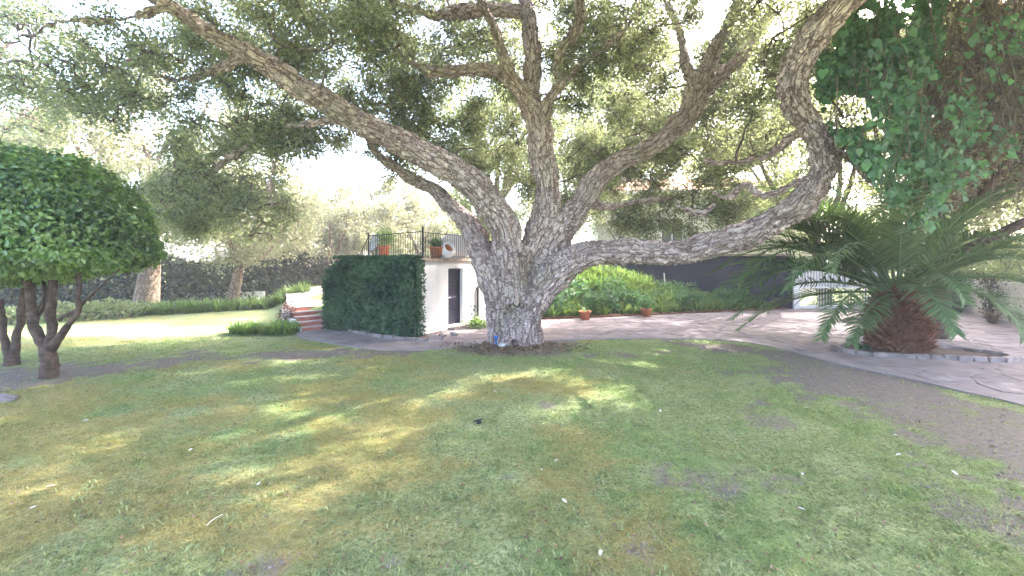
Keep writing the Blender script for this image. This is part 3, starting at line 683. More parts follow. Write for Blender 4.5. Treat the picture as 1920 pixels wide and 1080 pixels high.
def twigs_mesh(lines, r0, r1, seg=4):
    """many thin tubes at once; lines: list of equal-length point lists"""
    A = np.array(lines, float); n, k, _ = A.shape
    tg = np.gradient(A, axis=1); tg /= np.linalg.norm(tg, axis=2, keepdims=True)+1e-9
    up = np.array([.3, .2, .93]); a = np.cross(tg, up); a /= np.linalg.norm(a, axis=2, keepdims=True)+1e-9; b_ = np.cross(tg, a)
    ang = np.arange(seg)*2*np.pi/seg; r0 = np.broadcast_to(r0, (n,)); r1 = np.broadcast_to(r1, (n,))
    rad = r0[:, None]+(r1-r0)[:, None]*np.linspace(0, 1, k)[None]
    V = A[:, :, None]+rad[:, :, None, None]*(np.cos(ang)[None, None, :, None]*a[:, :, None]+np.sin(ang)[None, None, :, None]*b_[:, :, None])
    idx = np.arange(n*k*seg).reshape(n, k, seg); nx = np.roll(idx, -1, 2)
    f = np.stack([idx[:, :-1], nx[:, :-1], nx[:, 1:], idx[:, 1:]], -1).reshape(-1, 4)
    return V.reshape(-1, 3), f, np.full(n*k*seg, .5)
def connect(C, nodes, bend=.5, jit=.3):
    """curved boughs, each from a nearby limb or an earlier bough to its clump; 7 points each"""
    out = [None]*len(C); N = np.array(nodes[:, :3]); d0_ = np.array([np.linalg.norm(N-c, axis=1).min() for c in C])
    for ci in np.argsort(d0_):
        c = C[ci]; d = np.linalg.norm(N-c, axis=1)+np.maximum(0, N[:, 2]-c[2])*.3
        s = N[np.argmin(d)]; v = c-s; l = np.linalg.norm(v)+1e-6
        side = rng.normal(size=3); side -= v*side.dot(v)/l**2; side *= jit*l*.4; s2_ = rng.normal(size=3)*l*.09; ts = np.linspace(0, 1, 7)
        sg = np.array([s+v*t+side*math.sin(t*math.pi)+s2_*math.sin(t*2*math.pi)+rng.normal(size=3)*.03*l*(0 < t < 1)+np.array((0, 0, bend*.25*l*math.sin(t*math.pi))) for t in ts])
        out[ci] = sg; N = np.concatenate([N, sg[2:]])
    return out
def oak_crown():
    regs = [(130, 100, 210, 120, 8.2, 12, 50), (330, 170, 190, 140, 8.8, 13, 66), (60, 230, 150, 60, 11, 15, 14), (400, 320, 150, 85, 10.5, 13.5, 62), (330, 400, 90, 60, 11, 14, 26), (450, 410, 110, 60, 12, 15, 42),
            (470, 60, 160, 80, 10, 13.5, 45), (600, 60, 170, 90, 9.5, 14, 70), (650, 190, 170, 90, 12, 15, 75), (560, 265, 70, 50, 10.2, 12, 26), (700, 300, 60, 45, 13, 14.5, 12), (850, 220, 150, 110, 12.2, 15.5, 85),
            (820, 50, 170, 75, 9.5, 14, 56), (1000, 60, 170, 80, 11, 14.5, 55), (1140, 110, 130, 110, 11, 15, 75), (1230, 50, 190, 80, 10, 14, 60), (1170, 280, 120, 80, 12.5, 16, 55),
            (1400, 180, 120, 120, 10.5, 17, 90), (1330, 320, 170, 52, 12, 17, 50), (1460, 60, 120, 80, 9, 14, 60), (930, 320, 110, 60, 14, 17, 40), (1080, 350, 90, 80, 13.5, 17, 36), (1180, 180, 190, 130, 14, 18, 80), (900, 180, 200, 140, 14, 17.5, 75), (1000, 90, 260, 80, 14, 18, 35), (1420, 150, 110, 130, 14, 18, 40), (620, 120, 220, 110, 13, 16.5, 70), (1330, 230, 150, 70, 14, 18, 45), (1270, 385, 110, 22, 13, 15, 14), (1240, 425, 70, 26, 12.5, 14, 13), (1370, 400, 55, 22, 12.5, 14, 10), (500, -110, 420, 85, 9, 14, 90), (1150, -110, 420, 90, 9, 15, 150), (1200, 425, 80, 26, 13, 15, 8), (1390, 400, 40, 20, 12, 14, 4), (1560, 130, 60, 120, 9, 11, 20)]
    gaps = [(630, 340, 100, 58), (245, 295, 62, 58), (1118, 192, 26, 42), (560, 330, 30, 40), (1290, 95, 25, 45), (900, 170, 30, 16), (1300, 300, 25, 20), (1420, 330, 30, 22)]
    C = gather(regs, gaps); C = C[C[:, 2] > 2.9]
    R = .30+.28*rng.random(len(C)); LN = np.concatenate(NODES); LX = LN[:, 0]/LN[:, 1]; LZ = (LN[:, 2]-H)/LN[:, 1]; LR = LN[:, 3]/LN[:, 1]
    for i in range(len(C)):        # foliage sits above and behind the heavy limbs
        h_ = (np.hypot(C[i, 0]/C[i, 1]-LX, (C[i, 2]-H)/C[i, 1]-LZ) < LR+R[i]/C[i, 1]*.9) & (LN[:, 3] > .16) & (LN[:, 1] > C[i, 1]-.6)
        if h_.any():
            D2 = LN[h_, 1].max()+.7+1.6*rng.random(); C[i] = np.array((C[i, 0]/C[i, 1]*D2, D2, H+(C[i, 2]-H)/C[i, 1]*D2))
    pts, tw = clump_leaves(C, R, 400, .07)
    # boughs above the top of the picture, over the viewer and to the right: they throw the shade on the lawn
    n = 1700; O = np.column_stack([-11+23*rng.random(n), -1+14*rng.random(n), 8.0+3.4*rng.random(n)])
    O = O[(O[:, 2] > 3.2+.66*O[:, 1]) & (np.hypot(O[:, 0]-1, O[:, 1]-7) < 13.5)]
    pts2, tw2 = clump_leaves(O, .42+.32*rng.random(len(O)), 200, .1)
    a = leaves(pts, .065+.045*rng.random(len(pts)), T_DIAMOND, np.array([0, -.2, .5]), .8)
    b_ = leaves(pts2, .11+.05*rng.random(len(pts2)), T_DIAMOND, np.array([0, 0, .6]), .8)
    me = leafmesh('crown', a, b_)
    o = link('crown', me, oak, M['oak_leaf']); o.location = tuple(-OAKLOC); print('oak leaves', len(pts), len(pts2), len(C), len(O))
    conn = connect(C, ALLN); conn2 = connect(O, ALLN)
    d = np.array([np.linalg.norm(c[0]-c[-1]) for c in conn])
    t1 = twigs_mesh(conn, np.clip(.014+.018*d, .014, .06), .009, 5); t2 = twigs_mesh(conn2, .05, .012, 5); t3 = twigs_mesh(tw, .010, .005, 3)
    o = link('twigs', leafmesh('twigs', t1, t2, t3), oak, M['twig']); o.location = tuple(-OAKLOC); o['kind'] = 'stuff'
oak_crown()

# ------------------------------------------------------------------ generic background trees
def bg_tree(name, label, x, y, cz, rx, rz, n, leaf, m, lean=(0, 0), tr=.22, group='trees beyond the lawn', nl=170, fill=.9, bark='far_bark', z0=None, cr=.75):
    z0 = float(height(x, y))-.05 if z0 is None else z0
    t = thing(name, label, 'tree', (x, y, z0), 0, group)
    top = np.array((lean[0], lean[1], cz-z0)); b = MB(); nodes = []
    fork = np.array((lean[0]*.45, lean[1]*.45, (cz-rz-z0)*.75+.2))
    b.tube([(0, 0, -.1), fork*.5+np.array((.08, 0, 0)), fork], [tr*1.3, tr, tr*.85], 9, 4)
    for k in range(5):
        a = k*1.26+rng.random(); e = top+np.array((math.cos(a)*rx*.6, math.sin(a)*rx*.6, rz*(.1+.5*rng.random())))
        mid = fork+(e-fork)*.45+rng.normal(size=3)*rx*.08+np.array((0, 0, -.15*rz)); pl = catmull(np.array([[*fork, tr*.6], [*mid, tr*.4], [*e, tr*.12]]), 5)
        b.tube(pl[:, :3], pl[:, 3], 7); nodes.append(pl)
    b.build('trunk', M[bark], t, True)
    d = rng.normal(size=(n, 3)); d /= np.linalg.norm(d, axis=1, keepdims=True); rr = (1-fill*rng.random(n)**2.2*.75)[:, None]
    C = top+d*rr*np.array((rx, rx, rz))*(1+.14*rng.normal(size=(n, 1)))
    C = C[C[:, 2] > .5]
    pts, tw = clump_leaves(C, cr*(.6+.6*rng.random(len(C))), nl, leaf)
    pts = pts[pts[:, 2] > .05]
    o = link('crown', leafmesh('crown', leaves(pts, leaf*(.7+.6*rng.random(len(pts))), T_DIAMOND, np.array([0, 0, .5]), .8)), t, M[m])
    v = twigs_mesh(connect(C, np.concatenate(nodes)), .035, .012, 4); link('branches', leafmesh('branches', v), t, M['twig'])['kind'] = 'stuff'
    return t
bg_tree('oak_tree', 'tall pale oak with a thick trunk behind the clipped round trees at left', -17.2, 20, 7.6, 5.2, 3.6, 130, .16, 'far_leaf', (1, -.5), .42)
bg_tree('oak_tree', 'leaning oak beyond the planted border at the far edge of the lawn', -13.0, 19.5, 4.2, 3.0, 1.9, 80, .13, 'far_leaf', (1.2, 0), .24)
bg_tree('oak_tree', 'pale oak to the left of the brick steps and terrace', -12.3, 27, 4.3, 3.0, 2.7, 80, .16, 'far_leaf', (.2, 0), .25)
bg_tree('oak_tree', 'pale bushy tree just left of the terrace railing in the distance', -9.8, 31, 5.2, 3.6, 2.6, 80, .18, 'far_leaf', (0, 0), .25)
bg_tree('oak_tree', 'pale tree directly behind the satellite dish on the terrace', -7.3, 35, 4.6, 4.0, 2.6, 80, .18, 'far_leaf', (0, 0), .3)
bg_tree('oak_tree', 'grey green tree behind the white parapet on the terrace', -3.0, 38, 4.2, 4.2, 2.4, 80, .18, 'far_leaf2', (0, 0), .3)
bg_tree('oak_tree', 'broad tree far behind the leaning oak at left', -19, 33, 6.0, 6.0, 3.2, 110, .2, 'far_leaf', (0, 0), .4)
bg_tree('oak_tree', 'tree at the far left edge beyond the second round tree', -27, 25, 6.0, 5.0, 4.0, 100, .2, 'far_leaf2', (0, 0), .4)
bg_tree('oak_tree', 'yellow green sunlit tree showing between the centre and right limbs of the cork oak', 3.2, 25, 7.0, 3.6, 2.8, 100, .13, 'far_leaf2', (0, 0), .26, 'trees behind the cork oak')
bg_tree('oak_tree', 'bright tree rising over the roof of the cream house', 10.2, 34, 10.2, 5.5, 3, 130, .16, 'far_leaf2', (0, 0), .3, 'trees behind the cork oak')
bg_tree('oak_tree', 'tree behind the white gate and the palm', 15.8, 21.5, 7.4, 4.6, 3.2, 200, .13, 'far_leaf2', (-2.4, -1.6), .28, 'trees behind the cork oak')
bg_tree('oak_tree', 'tall tree beyond the whitewashed wall behind the vines', 23.5, 17, 8.2, 4.6, 3.6, 150, .17, 'far_leaf2', (0, 0), .3, 'trees behind the cork oak')
bg_tree('oak_tree', 'bushy pale tree over the whitewashed wall at the right edge', 25, 21.5, 5.0, 4.2, 3.4, 130, .15, 'far_leaf', (0, 0), .25, 'trees behind the cork oak')
bg_tree('oak_tree', 'tall pale tree directly behind the main fork of the cork oak', -1.0, 25, 9.6, 4.0, 3.0, 120, .13, 'far_leaf2', (0, 0), .3, 'trees behind the cork oak')
bg_tree('oak_tree', 'tallest pale tree behind the right limbs of the cork oak', 7.6, 30, 12.5, 5.5, 3.6, 150, .15, 'far_leaf2', (0, 0), .35, 'trees behind the cork oak')
bg_tree('oak_tree', 'small loose tree in front of the window wall of the cream house', 6.3, 24.3, 4.7, 2.1, 1.3, 34, .10, 'far_leaf2', (0, 0), .09, 'trees behind the cork oak', 150, .9, 'far_bark', 0, .5)
bg_tree('oak_tree', 'small tree between the terrace and the cork oak trunk', -1.8, 27, 5.2, 2.2, 2.0, 40, .14, 'far_leaf2', (0, 0), .2, 'trees behind the cork oak')

# hedge and shrubs beyond the left lawn
def hedge(name, label, pts, wd, h, n, m, leaf=.12, cat='hedge', group=None):
    x0, y0 = pts[0]; t = thing(name, label, cat, (x0, y0, 0), 0, group)
    P_ = np.array(pts); seg = np.linalg.norm(np.diff(P_, axis=0), axis=1); cum = np.concatenate([[0], np.cumsum(seg)])
    s = rng.random(n)*cum[-1]; c = np.column_stack([np.interp(s, cum, P_[:, 0]), np.interp(s, cum, P_[:, 1])])
    a = rng.random(n)*6.28; r = np.sqrt(rng.random(n))*wd; zz = rng.random(n)
    hh = h*(.55+1.0*fbm(c[:, 0], c[:, 1], .5, 2)); c = c+np.column_stack([np.cos(a), np.sin(a)])*(r*np.sqrt(np.clip(1.05-zz**3, 0, 1)))[:, None]
    p = np.column_stack([c[:, 0], c[:, 1], height(c[:, 0], c[:, 1])+zz*hh])-np.array((x0, y0, 0))
    link('foliage', leafmesh('foliage', leaves(p, leaf*(.7+.6*rng.random(n)), T_DIAMOND, np.array([0, -.5, .5]), .8)), t, M[m])
    st_ = []
    for i in range(int(cum[-1]*3)+3):
        q = rng.random()*cum[-1]; bx, by = np.interp(q, cum, P_[:, 0])-x0, np.interp(q, cum, P_[:, 1])-y0; g = float(height(bx+x0, by+y0))
        st_.append([(bx, by, g-.05), (bx+rng.normal()*.15, by+rng.normal()*.15, g+h*.45), (bx+rng.normal()*.3, by+rng.normal()*.3, g+h*.85)])
    link('stems', leafmesh('stems', twigs_mesh(st_, .03, .008, 4)), t, M['twig'])['kind'] = 'stuff'; return t
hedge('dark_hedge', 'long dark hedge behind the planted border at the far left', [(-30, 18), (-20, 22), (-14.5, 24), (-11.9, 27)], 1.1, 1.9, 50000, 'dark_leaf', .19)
hedge('grey_shrub', 'grey green shrubs in shade behind the clipped round trees', [(-17.5, 14.9), (-14.8, 16.6)], .5, .6, 2200, 'far_leaf2', .12, 'shrub')
hedge('reddish_shrub', 'small reddish shrub at the left side of the brick steps', [G(530, 618), G(543, 614)], .25, .62, 900, 'red_shrub', .06, 'shrub')
hedge('wall_shrub', 'dark climbing shrub on top of the whitewashed wall at right', [(20.6, 19.8), (18.2, 15.2), (17, 12.5)], .5, 2.6, 9000, 'far_leaf2', .12, 'shrub')
hedge('roadside_shrub', 'tall green bushes beyond the gate behind the palm', [(16.3, 21.3), (21, 22.5), (27, 16)], 1.2, 4.6, 26000, 'far_leaf2', .14, 'shrub')

def ribbon_bed(name, label, ctr, nb, ln, wd, cat='plants', kind='stuff', m='strap'):
    c = np.column_stack([ctr, height(ctr[:, 0], ctr[:, 1])]); me = leafmesh(name, tufts(c, nb, ln, wd)); o = link(name, me, None, M[m])
    return tag(o, label, cat, kind=kind)
# border beyond the left lawn
s = rng.random(420); bx = -19.5+s*9.3+rng.normal(size=420)*.15; by = 13.9+s*6.2+rng.random(420)*1.3
ribbon_bed('border_plants', 'band of strappy green plants along the far edge of the left lawn', np.column_stack([bx, by]), 16, .75, .02)
a = rng.random(60)*6.28; r = np.sqrt(rng.random(60)); g0 = G(485, 628)
ribbon_bed('strappy_clump', 'bright green clump of strappy plants left of the brick steps', np.column_stack([g0[0]+np.cos(a)*r*.95, g0[1]+.35+np.sin(a)*r*.45]), 26, .5, .018, 'plant', None)
# bank bed on the right of the oak
n = 2600; bx = -1+14*rng.random(n); by = 15.6+9*rng.random(n)
edge = 16+np.clip(bx-1.2, 0, 20)*.30; back = np.interp(bx, [-2, 2, 5, 12.6], [25.5, 24, 22.4, 19.3])-.25
k = (by > edge+.2) & (by < back) & (bx > -.4-.0*by); bx, by = bx[k], by[k]
ribbon_bed('bank_plants', 'sloping bank densely planted with strappy green leaves behind the oak', np.column_stack([bx, by]), 16, .72, .024)
n = 8000; qx = 1.2+9.5*rng.random(n); qy = 16.3+(qx-1.2)*.3+1.8*rng.random(n)**1.5; kk = fbm(qx, qy, .9, 6) > .48; qx, qy = qx[kk], qy[kk]; n = len(qx)
c = np.column_stack([qx, qy, height(qx, qy)+.2+.65*rng.random(n)])
o = link('broad_leaf_plants', leafmesh('broad_leaf_plants', leaves(c, .10+.09*rng.random(n), T_OVAL, np.array([0, -.5, 1]), .7, tint=.4+.6*rng.random(n))), None, M['vine'])  # tint kept to the light end, painting the sunlit patches into the leaves
tag(o, 'broad leaved plants along the front of the bank, tinted lighter as if sunlit', 'plants', kind='stuff')
kerbline([(.9, 15.95), (3, 16.45), (6, 17.35), (10.3, 18.65), (12.4, 19.2)], .14, .09, .45, 'bed_kerb', 'low dark brown edging along the front of the planted bank', m='boot')

# ------------------------------------------------------------------ navy wall, house, gate, right wall
def wallpath(name, label, pts, z0, z1, th, m, cat='wall', part='wall_face', coping=None):
    t = thing(name, label, cat, (pts[0][0], pts[0][1], 0)); o0 = np.array(pts[0])
    for a_, b_ in zip(pts[:-1], pts[1:]):
        a_ = np.array(a_)-o0; b_ = np.array(b_)-o0; v = b_-a_; l = np.linalg.norm(v); ang = math.atan2(v[1], v[0])
        b = MB(); b.box(0, l, 0, th, z0, z1); o = b.build(part, M[m], t); o.location = (*a_, 0); o.rotation_euler = (0, 0, ang)
        if coping:
            b = MB(); b.box(-.02, l+.02, -.05, th+.05, z1, z1+.10); o = b.build('coping', M[coping], t); o.location = (*a_, 0); o.rotation_euler = (0, 0, ang)
    return t
t = wallpath('navy_fence', 'dark navy blue screen wall behind the planted bank', [(1.5, 24.6), (5, 22.9), (12.75, 19.35)], -.1, 2.42, .12, 'navy', 'fence', 'screen', 'cornice')
pb = None
for k in range(6):
    q = np.array((5, 22.9))+(np.array((12.75, 19.35))-np.array((5, 22.9)))*k/5.05-np.array((1.5, 24.6)); dn = np.array((-.416, -.909))
    if pb is None: b = MB(); b.box(-.035, .035, -.03, .03, -.1, 2.42); o = b.build('fence_post', M['navy'], t); pb = o.data
    else: o = link('fence_post', pb, t)
    o.location = (q[0]+dn[0]*.035, q[1]+dn[1]*.035, 0); o.rotation_euler = (0, 0, -.43)
b = MB(); a_ = P(1247, 540, 21.3)-np.array((1.5, 24.6, 0)); b.tube([a_, a_+np.array((-.05, 0, .75))], .03, 6); b.build('white_pipe', M['white_metal'], t)
hs = thing('cream_house', 'cream rendered house showing above the lower right limb of the oak', 'house', (5.2, 25.8, 0), -.12)
b = MB(); wx0, wx1, wz0, wz1 = 3.7, 5.0, 3.25, 4.75
b.box(0, wx0, 0, .3, -.2, 6.2); b.box(wx1, 12.5, 0, .3, -.2, 6.2); b.box(wx0, wx1, 0, .3, -.2, wz0); b.box(wx0, wx1, 0, .3, wz1, 6.2); b.box(0, .3, .3, 7, -.2, 6.2); b.box(12.2, 12.5, .3, 7, -.2, 6.2); b.box(.3, 12.2, 6.7, 7, -.2, 6.2)
b.build('wall', M['cream'], hs)
b = MB(); b.box(-.25, 12.75, -.25, 7.25, 6.2, 6.34); b.build('eaves', M['white_metal'], hs)
b = MB(); b.add([(-.3, -.3, 6.34), (12.8, -.3, 6.34), (12.8, 7.3, 6.34), (-.3, 7.3, 6.34), (2.8, 3.5, 7.6), (9.7, 3.5, 7.6)], [(0, 1, 5, 4), (1, 2, 5), (2, 3, 4, 5), (3, 0, 4), (3, 2, 1, 0)]); b.build('roof', M['roof_tile'], hs)
wn = MB(); wn.box(wx0, wx0+.07, .14, .2, wz0, wz1); wn.box(wx1-.07, wx1, .14, .2, wz0, wz1); wn.box(wx0+.07, wx1-.07, .14, .2, wz0, wz0+.07); wn.box(wx0+.07, wx1-.07, .14, .2, wz1-.07, wz1); wn.box((wx0+wx1)/2-.03, (wx0+wx1)/2+.03, .15, .19, wz0+.07, wz1-.07)
wn = wn.build('window', M['white_metal'], hs)
for i in range(2):
    b = MB(); b.box(wx0+.07+i*.61, wx0+.62+i*.61, .165, .175, wz0+.07, wz1-.07); b.build('pane', M['glass'], wn)
b = MB(); b.box(wx0-.12, wx1+.12, -.12, .0, wz0-.09, wz0-.005); b.build('sill', M['white_metal'], wn)
t = wallpath('low_white_wall', 'low white wall fragment seen behind the leaning oak at far left', [(-22, 21.5), (-13.6, 23.4)], -.1, .5, .2, 'wall_white')
t = wallpath('whitewashed_wall', 'stained whitewashed garden wall at the right edge behind the palm', [(19.9, 19.6), (17.4, 14.4), (16.2, 11.5)], -.1, 1.45, .3, 'wall_white')
t = wallpath('far_building', 'plain pinkish building wall behind the trees at the right edge', [(33, 24), (27, 15)], -.1, 7.0, .3, 'cream', 'building')
gt = thing('white_gate', 'white metal driveway gate with vertical bars behind the palm', 'gate', (12.95, 19.3, 0), -.02)
gw = 3.6; b = MB(); b.box(0, .07, 0, .06, .06, 2.12); b.box(gw-.07, gw, 0, .06, .06, 2.12); b.box(.07, gw-.07, 0, .06, .06, .18); b.box(.07, gw-.07, 0, .06, 2.04, 2.12); b.box(.07, gw-.07, 0, .06, .95, 1.03); b.build('gate_frame', M['white_metal'], gt)
b = MB(); b.box(-.012, .012, .018, .042, 0, .77); bm0 = None
for i in range(1, 28):
    x = i*gw/28
    for z, sc in ((.18, 1.0), (1.03, 1.312)):
        if bm0 is None: o = b.build('bar', M['white_metal'], gt); bm0 = o.data
        else: o = link('bar', bm0, gt)
        o.location = (x, 0, z); o.scale = (1, 1, sc)
b = MB(); b.box(.07, gw-.07, .045, .055, 1.0, 2.06); b.build('sheet_panel', M['grey_metal'], gt)
b = MB(); b.box(-.22, -.02, -.05, .15, 0, 2.2); b.build('gate_post', M['white_metal'], gt)

# climbers on the right wall
def climber(x, y, label, n=700, w_=.5, h=1.7):
    t = thing('wall_climber', label, 'climber', (x, y, 0), 0, 'climbers on the whitewashed wall'); d = np.array((2.5, 5.2))/5.77; nrm = np.array((-d[1], d[0]))
    u = rng.normal(size=n)*w_; z = rng.random(n)*h; s = (u*(z/h+.2))
    c = np.column_stack([s*d[0]+nrm[0]*.1, s*d[1]+nrm[1]*.1, z]); link('foliage', leafmesh('foliage', leaves(c, .08+.05*rng.random(n), T_OVAL, np.array([nrm[0], nrm[1], .3]), .7)), t, M['dark_leaf'])
    L_ = [[(0, 0, 0), (rng.normal()*.1*d[0]+nrm[0]*.08, rng.normal()*.1, h*.5), (rng.normal()*w_*.6*d[0]+nrm[0]*.06, rng.normal()*w_*.6*d[1], h*.95)] for _ in range(7)]
    link('stems', leafmesh('stems', twigs_mesh(L_, .02, .008, 4)), t, M['twig'])['kind'] = 'stuff'
climber(19.55, 19.3, 'dark climber nearest the gate end of the whitewashed wall'); climber(18.95, 18.0, 'thick dark climber in the middle of the whitewashed wall', 1100, .6)
climber(18.0, 16.0, 'sparse climber with bare stems near the right edge of the whitewashed wall', 500)
t = thing('spiky_plant', 'thin spiky plant at the foot of the whitewashed wall', 'plant', (16.9, 15.0, 0)); put_plant(t, [tufts(np.array([[0, 0, .0]]*2), 30, .9, .015, .9)], 'dead')

# terracotta pots in front of the bank
for (px, py, lb, bs) in ((1097, 601, 'terracotta pot on the drive nearer the oak trunk', 0), (1212, 595, 'terracotta pot on the drive with a pale bushy plant', 1)):
    x, y = G(px, py); y = min(y, 16.4 if bs == 0 else 17.0); x = (px-960)/F*y
    t = pot('terracotta_pot', lb, x, y, .03, .22, .33, 'pots before the bank')
    if bs: n = 500; c = rng.normal(size=(n, 3))*.14+np.array((0, 0, .5)); put_plant(t, [leaves(c, .09, T_OVAL, tint=.6+.4*rng.random(n))], 'vine')
    else: put_plant(t, [tufts(np.array([[0, 0, .28]]), 16, .3, .01)], 'strap')

# ------------------------------------------------------------------ clipped round trees at left
def round_tree(x, y, label, stems, cr, cz, rx, rzt, rzb, n):
    t = thing('round_tree', label, 'tree', (x, y, 0), 0, 'clipped round trees')
    b = MB(); 
    for pl in stems:
        a = catmull(np.array(pl), 5); 
        for q in a: o_ = Vector(q[:3]); q[3] *= 1+.22*mnoise.noise(o_*7); q[0] += .03*mnoise.noise(o_*5); q[1] += .03*mnoise.noise(o_*5+Vector((4, 0, 0)))
        b.tube(a[:, :3], a[:, 3], 10, 0, True, .06)
    b.build('trunk', M['stem_bark'], t, True)
    d = rng.normal(size=(n, 3)); d /= np.linalg.norm(d, axis=1, keepdims=True)
    rr = 1-.16*rng.random(n)**1.6; rr += .22*(fbm(d[:, 0]*4+9, d[:, 2]*4+d[:, 1]*3, 1.2, 5)-.5)+.045*np.abs(rng.normal(size=n))*(rng.random(n) < .35)
    d2 = d*rr[:, None]; z = np.where(d2[:, 2] > 0, d2[:, 2]*rzt, d2[:, 2]*rzb)
    c = np.column_stack([d2[:, 0]*rx+cr[0], d2[:, 1]*rx+cr[1], cz+z])
    nn = d*1.0; a = leaves(c, .075+.045*rng.random(n), T_OVAL, nn+np.array([0, 0, .4]), .75, .5, np.clip(fbm(c[:, 0]*1.5, c[:, 2]*1.5+c[:, 1], 1.4, 12)*1.5-.65+.9*rng.random(n), 0, 1))
    # inner foliage fills the dome
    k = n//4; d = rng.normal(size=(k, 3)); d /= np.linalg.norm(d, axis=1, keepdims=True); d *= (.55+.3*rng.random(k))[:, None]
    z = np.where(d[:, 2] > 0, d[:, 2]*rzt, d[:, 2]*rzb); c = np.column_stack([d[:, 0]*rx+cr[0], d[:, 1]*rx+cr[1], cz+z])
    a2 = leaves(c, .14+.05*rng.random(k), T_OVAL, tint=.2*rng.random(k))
    link('crown', leafmesh('crown', a, a2), t, M['round_leaf'])
    core = np.array((cr[0], cr[1], cz+.1)); ln = []
    for i in range(50):
        q = rng.normal(size=3); q /= np.linalg.norm(q); q[2] = abs(q[2])*.8-.2; e = core+q*np.array((rx, rx, rzt))*.85; s_ = np.array((cr[0]*.5+rng.normal()*.3, rng.normal()*.3, cz-rzb*.9))
        ln.append([s_, (s_+e)/2+rng.normal(size=3)*.1, e])
    link('branches', leafmesh('branches', twigs_mesh(ln, .03, .008, 4)), t, M['twig'])['kind'] = 'stuff'
X1, Y1 = G(92, 709)
def lp(px, py, D, r): p = P(px, py, D)-np.array((X1, Y1, 0)); return [*p, r]
round_tree(X1, Y1, 'larger clipped round tree with a dark green dome at the left edge',
    [[lp(92, 716, Y1, .15), lp(92, 680, Y1, .125), lp(90, 650, Y1, .13)], [lp(90, 660, Y1, .10), lp(70, 625, Y1, .085), lp(60, 590, Y1, .08), lp(55, 540, Y1+.1, .075), lp(35, 490, Y1+.2, .06)],
     [lp(92, 655, Y1, .09), lp(98, 610, Y1+.1, .075), lp(95, 570, Y1+.1, .08), lp(102, 480, Y1+.2, .06)], [lp(96, 655, Y1, .09), lp(125, 615, Y1-.1, .06), lp(147, 585, Y1-.1, .05), lp(146, 550, Y1-.1, .045), lp(150, 500, Y1, .04)],
     [lp(112, 600, Y1, .03), lp(150, 575, Y1, .03), lp(185, 540, Y1-.2, .02), lp(225, 505, Y1-.3, .015)], [lp(60, 600, Y1, .03), lp(85, 565, Y1+.3, .04), lp(75, 500, Y1+.5, .03)]],
    (-.42, .3), 2.45, 1.78, 1.95, .5, 34000)
X2, Y2 = G(20, 685)
def lq(px, py, D, r): p = P(px, py, D)-np.array((X2, Y2, 0)); return [*p, r]
round_tree(X2, Y2, 'smaller clipped round tree behind the larger one at the left edge',
    [[lq(22, 690, Y2, .13), lq(24, 668, Y2, .12)], [lq(22, 672, Y2, .09), lq(8, 645, Y2, .07), lq(5, 600, Y2, .06), lq(0, 560, Y2, .05)], [lq(26, 672, Y2, .09), lq(32, 630, Y2, .07), lq(42, 590, Y2, .07), lq(45, 540, Y2, .05)], [lq(38, 600, Y2, .03), lq(70, 580, Y2, .025), lq(95, 540, Y2, .02)]],
    (-.2, .2), 2.1, 1.5, 1.2, .35, 14000)
xs, ys = G(15, 750)
o = link('stone', rk[3]); o.location = (xs-.2, ys, .03); o.scale = (.35, .2, .12); tag(o, 'dark low stone in the dirt at the left edge before the round tree', 'stone')

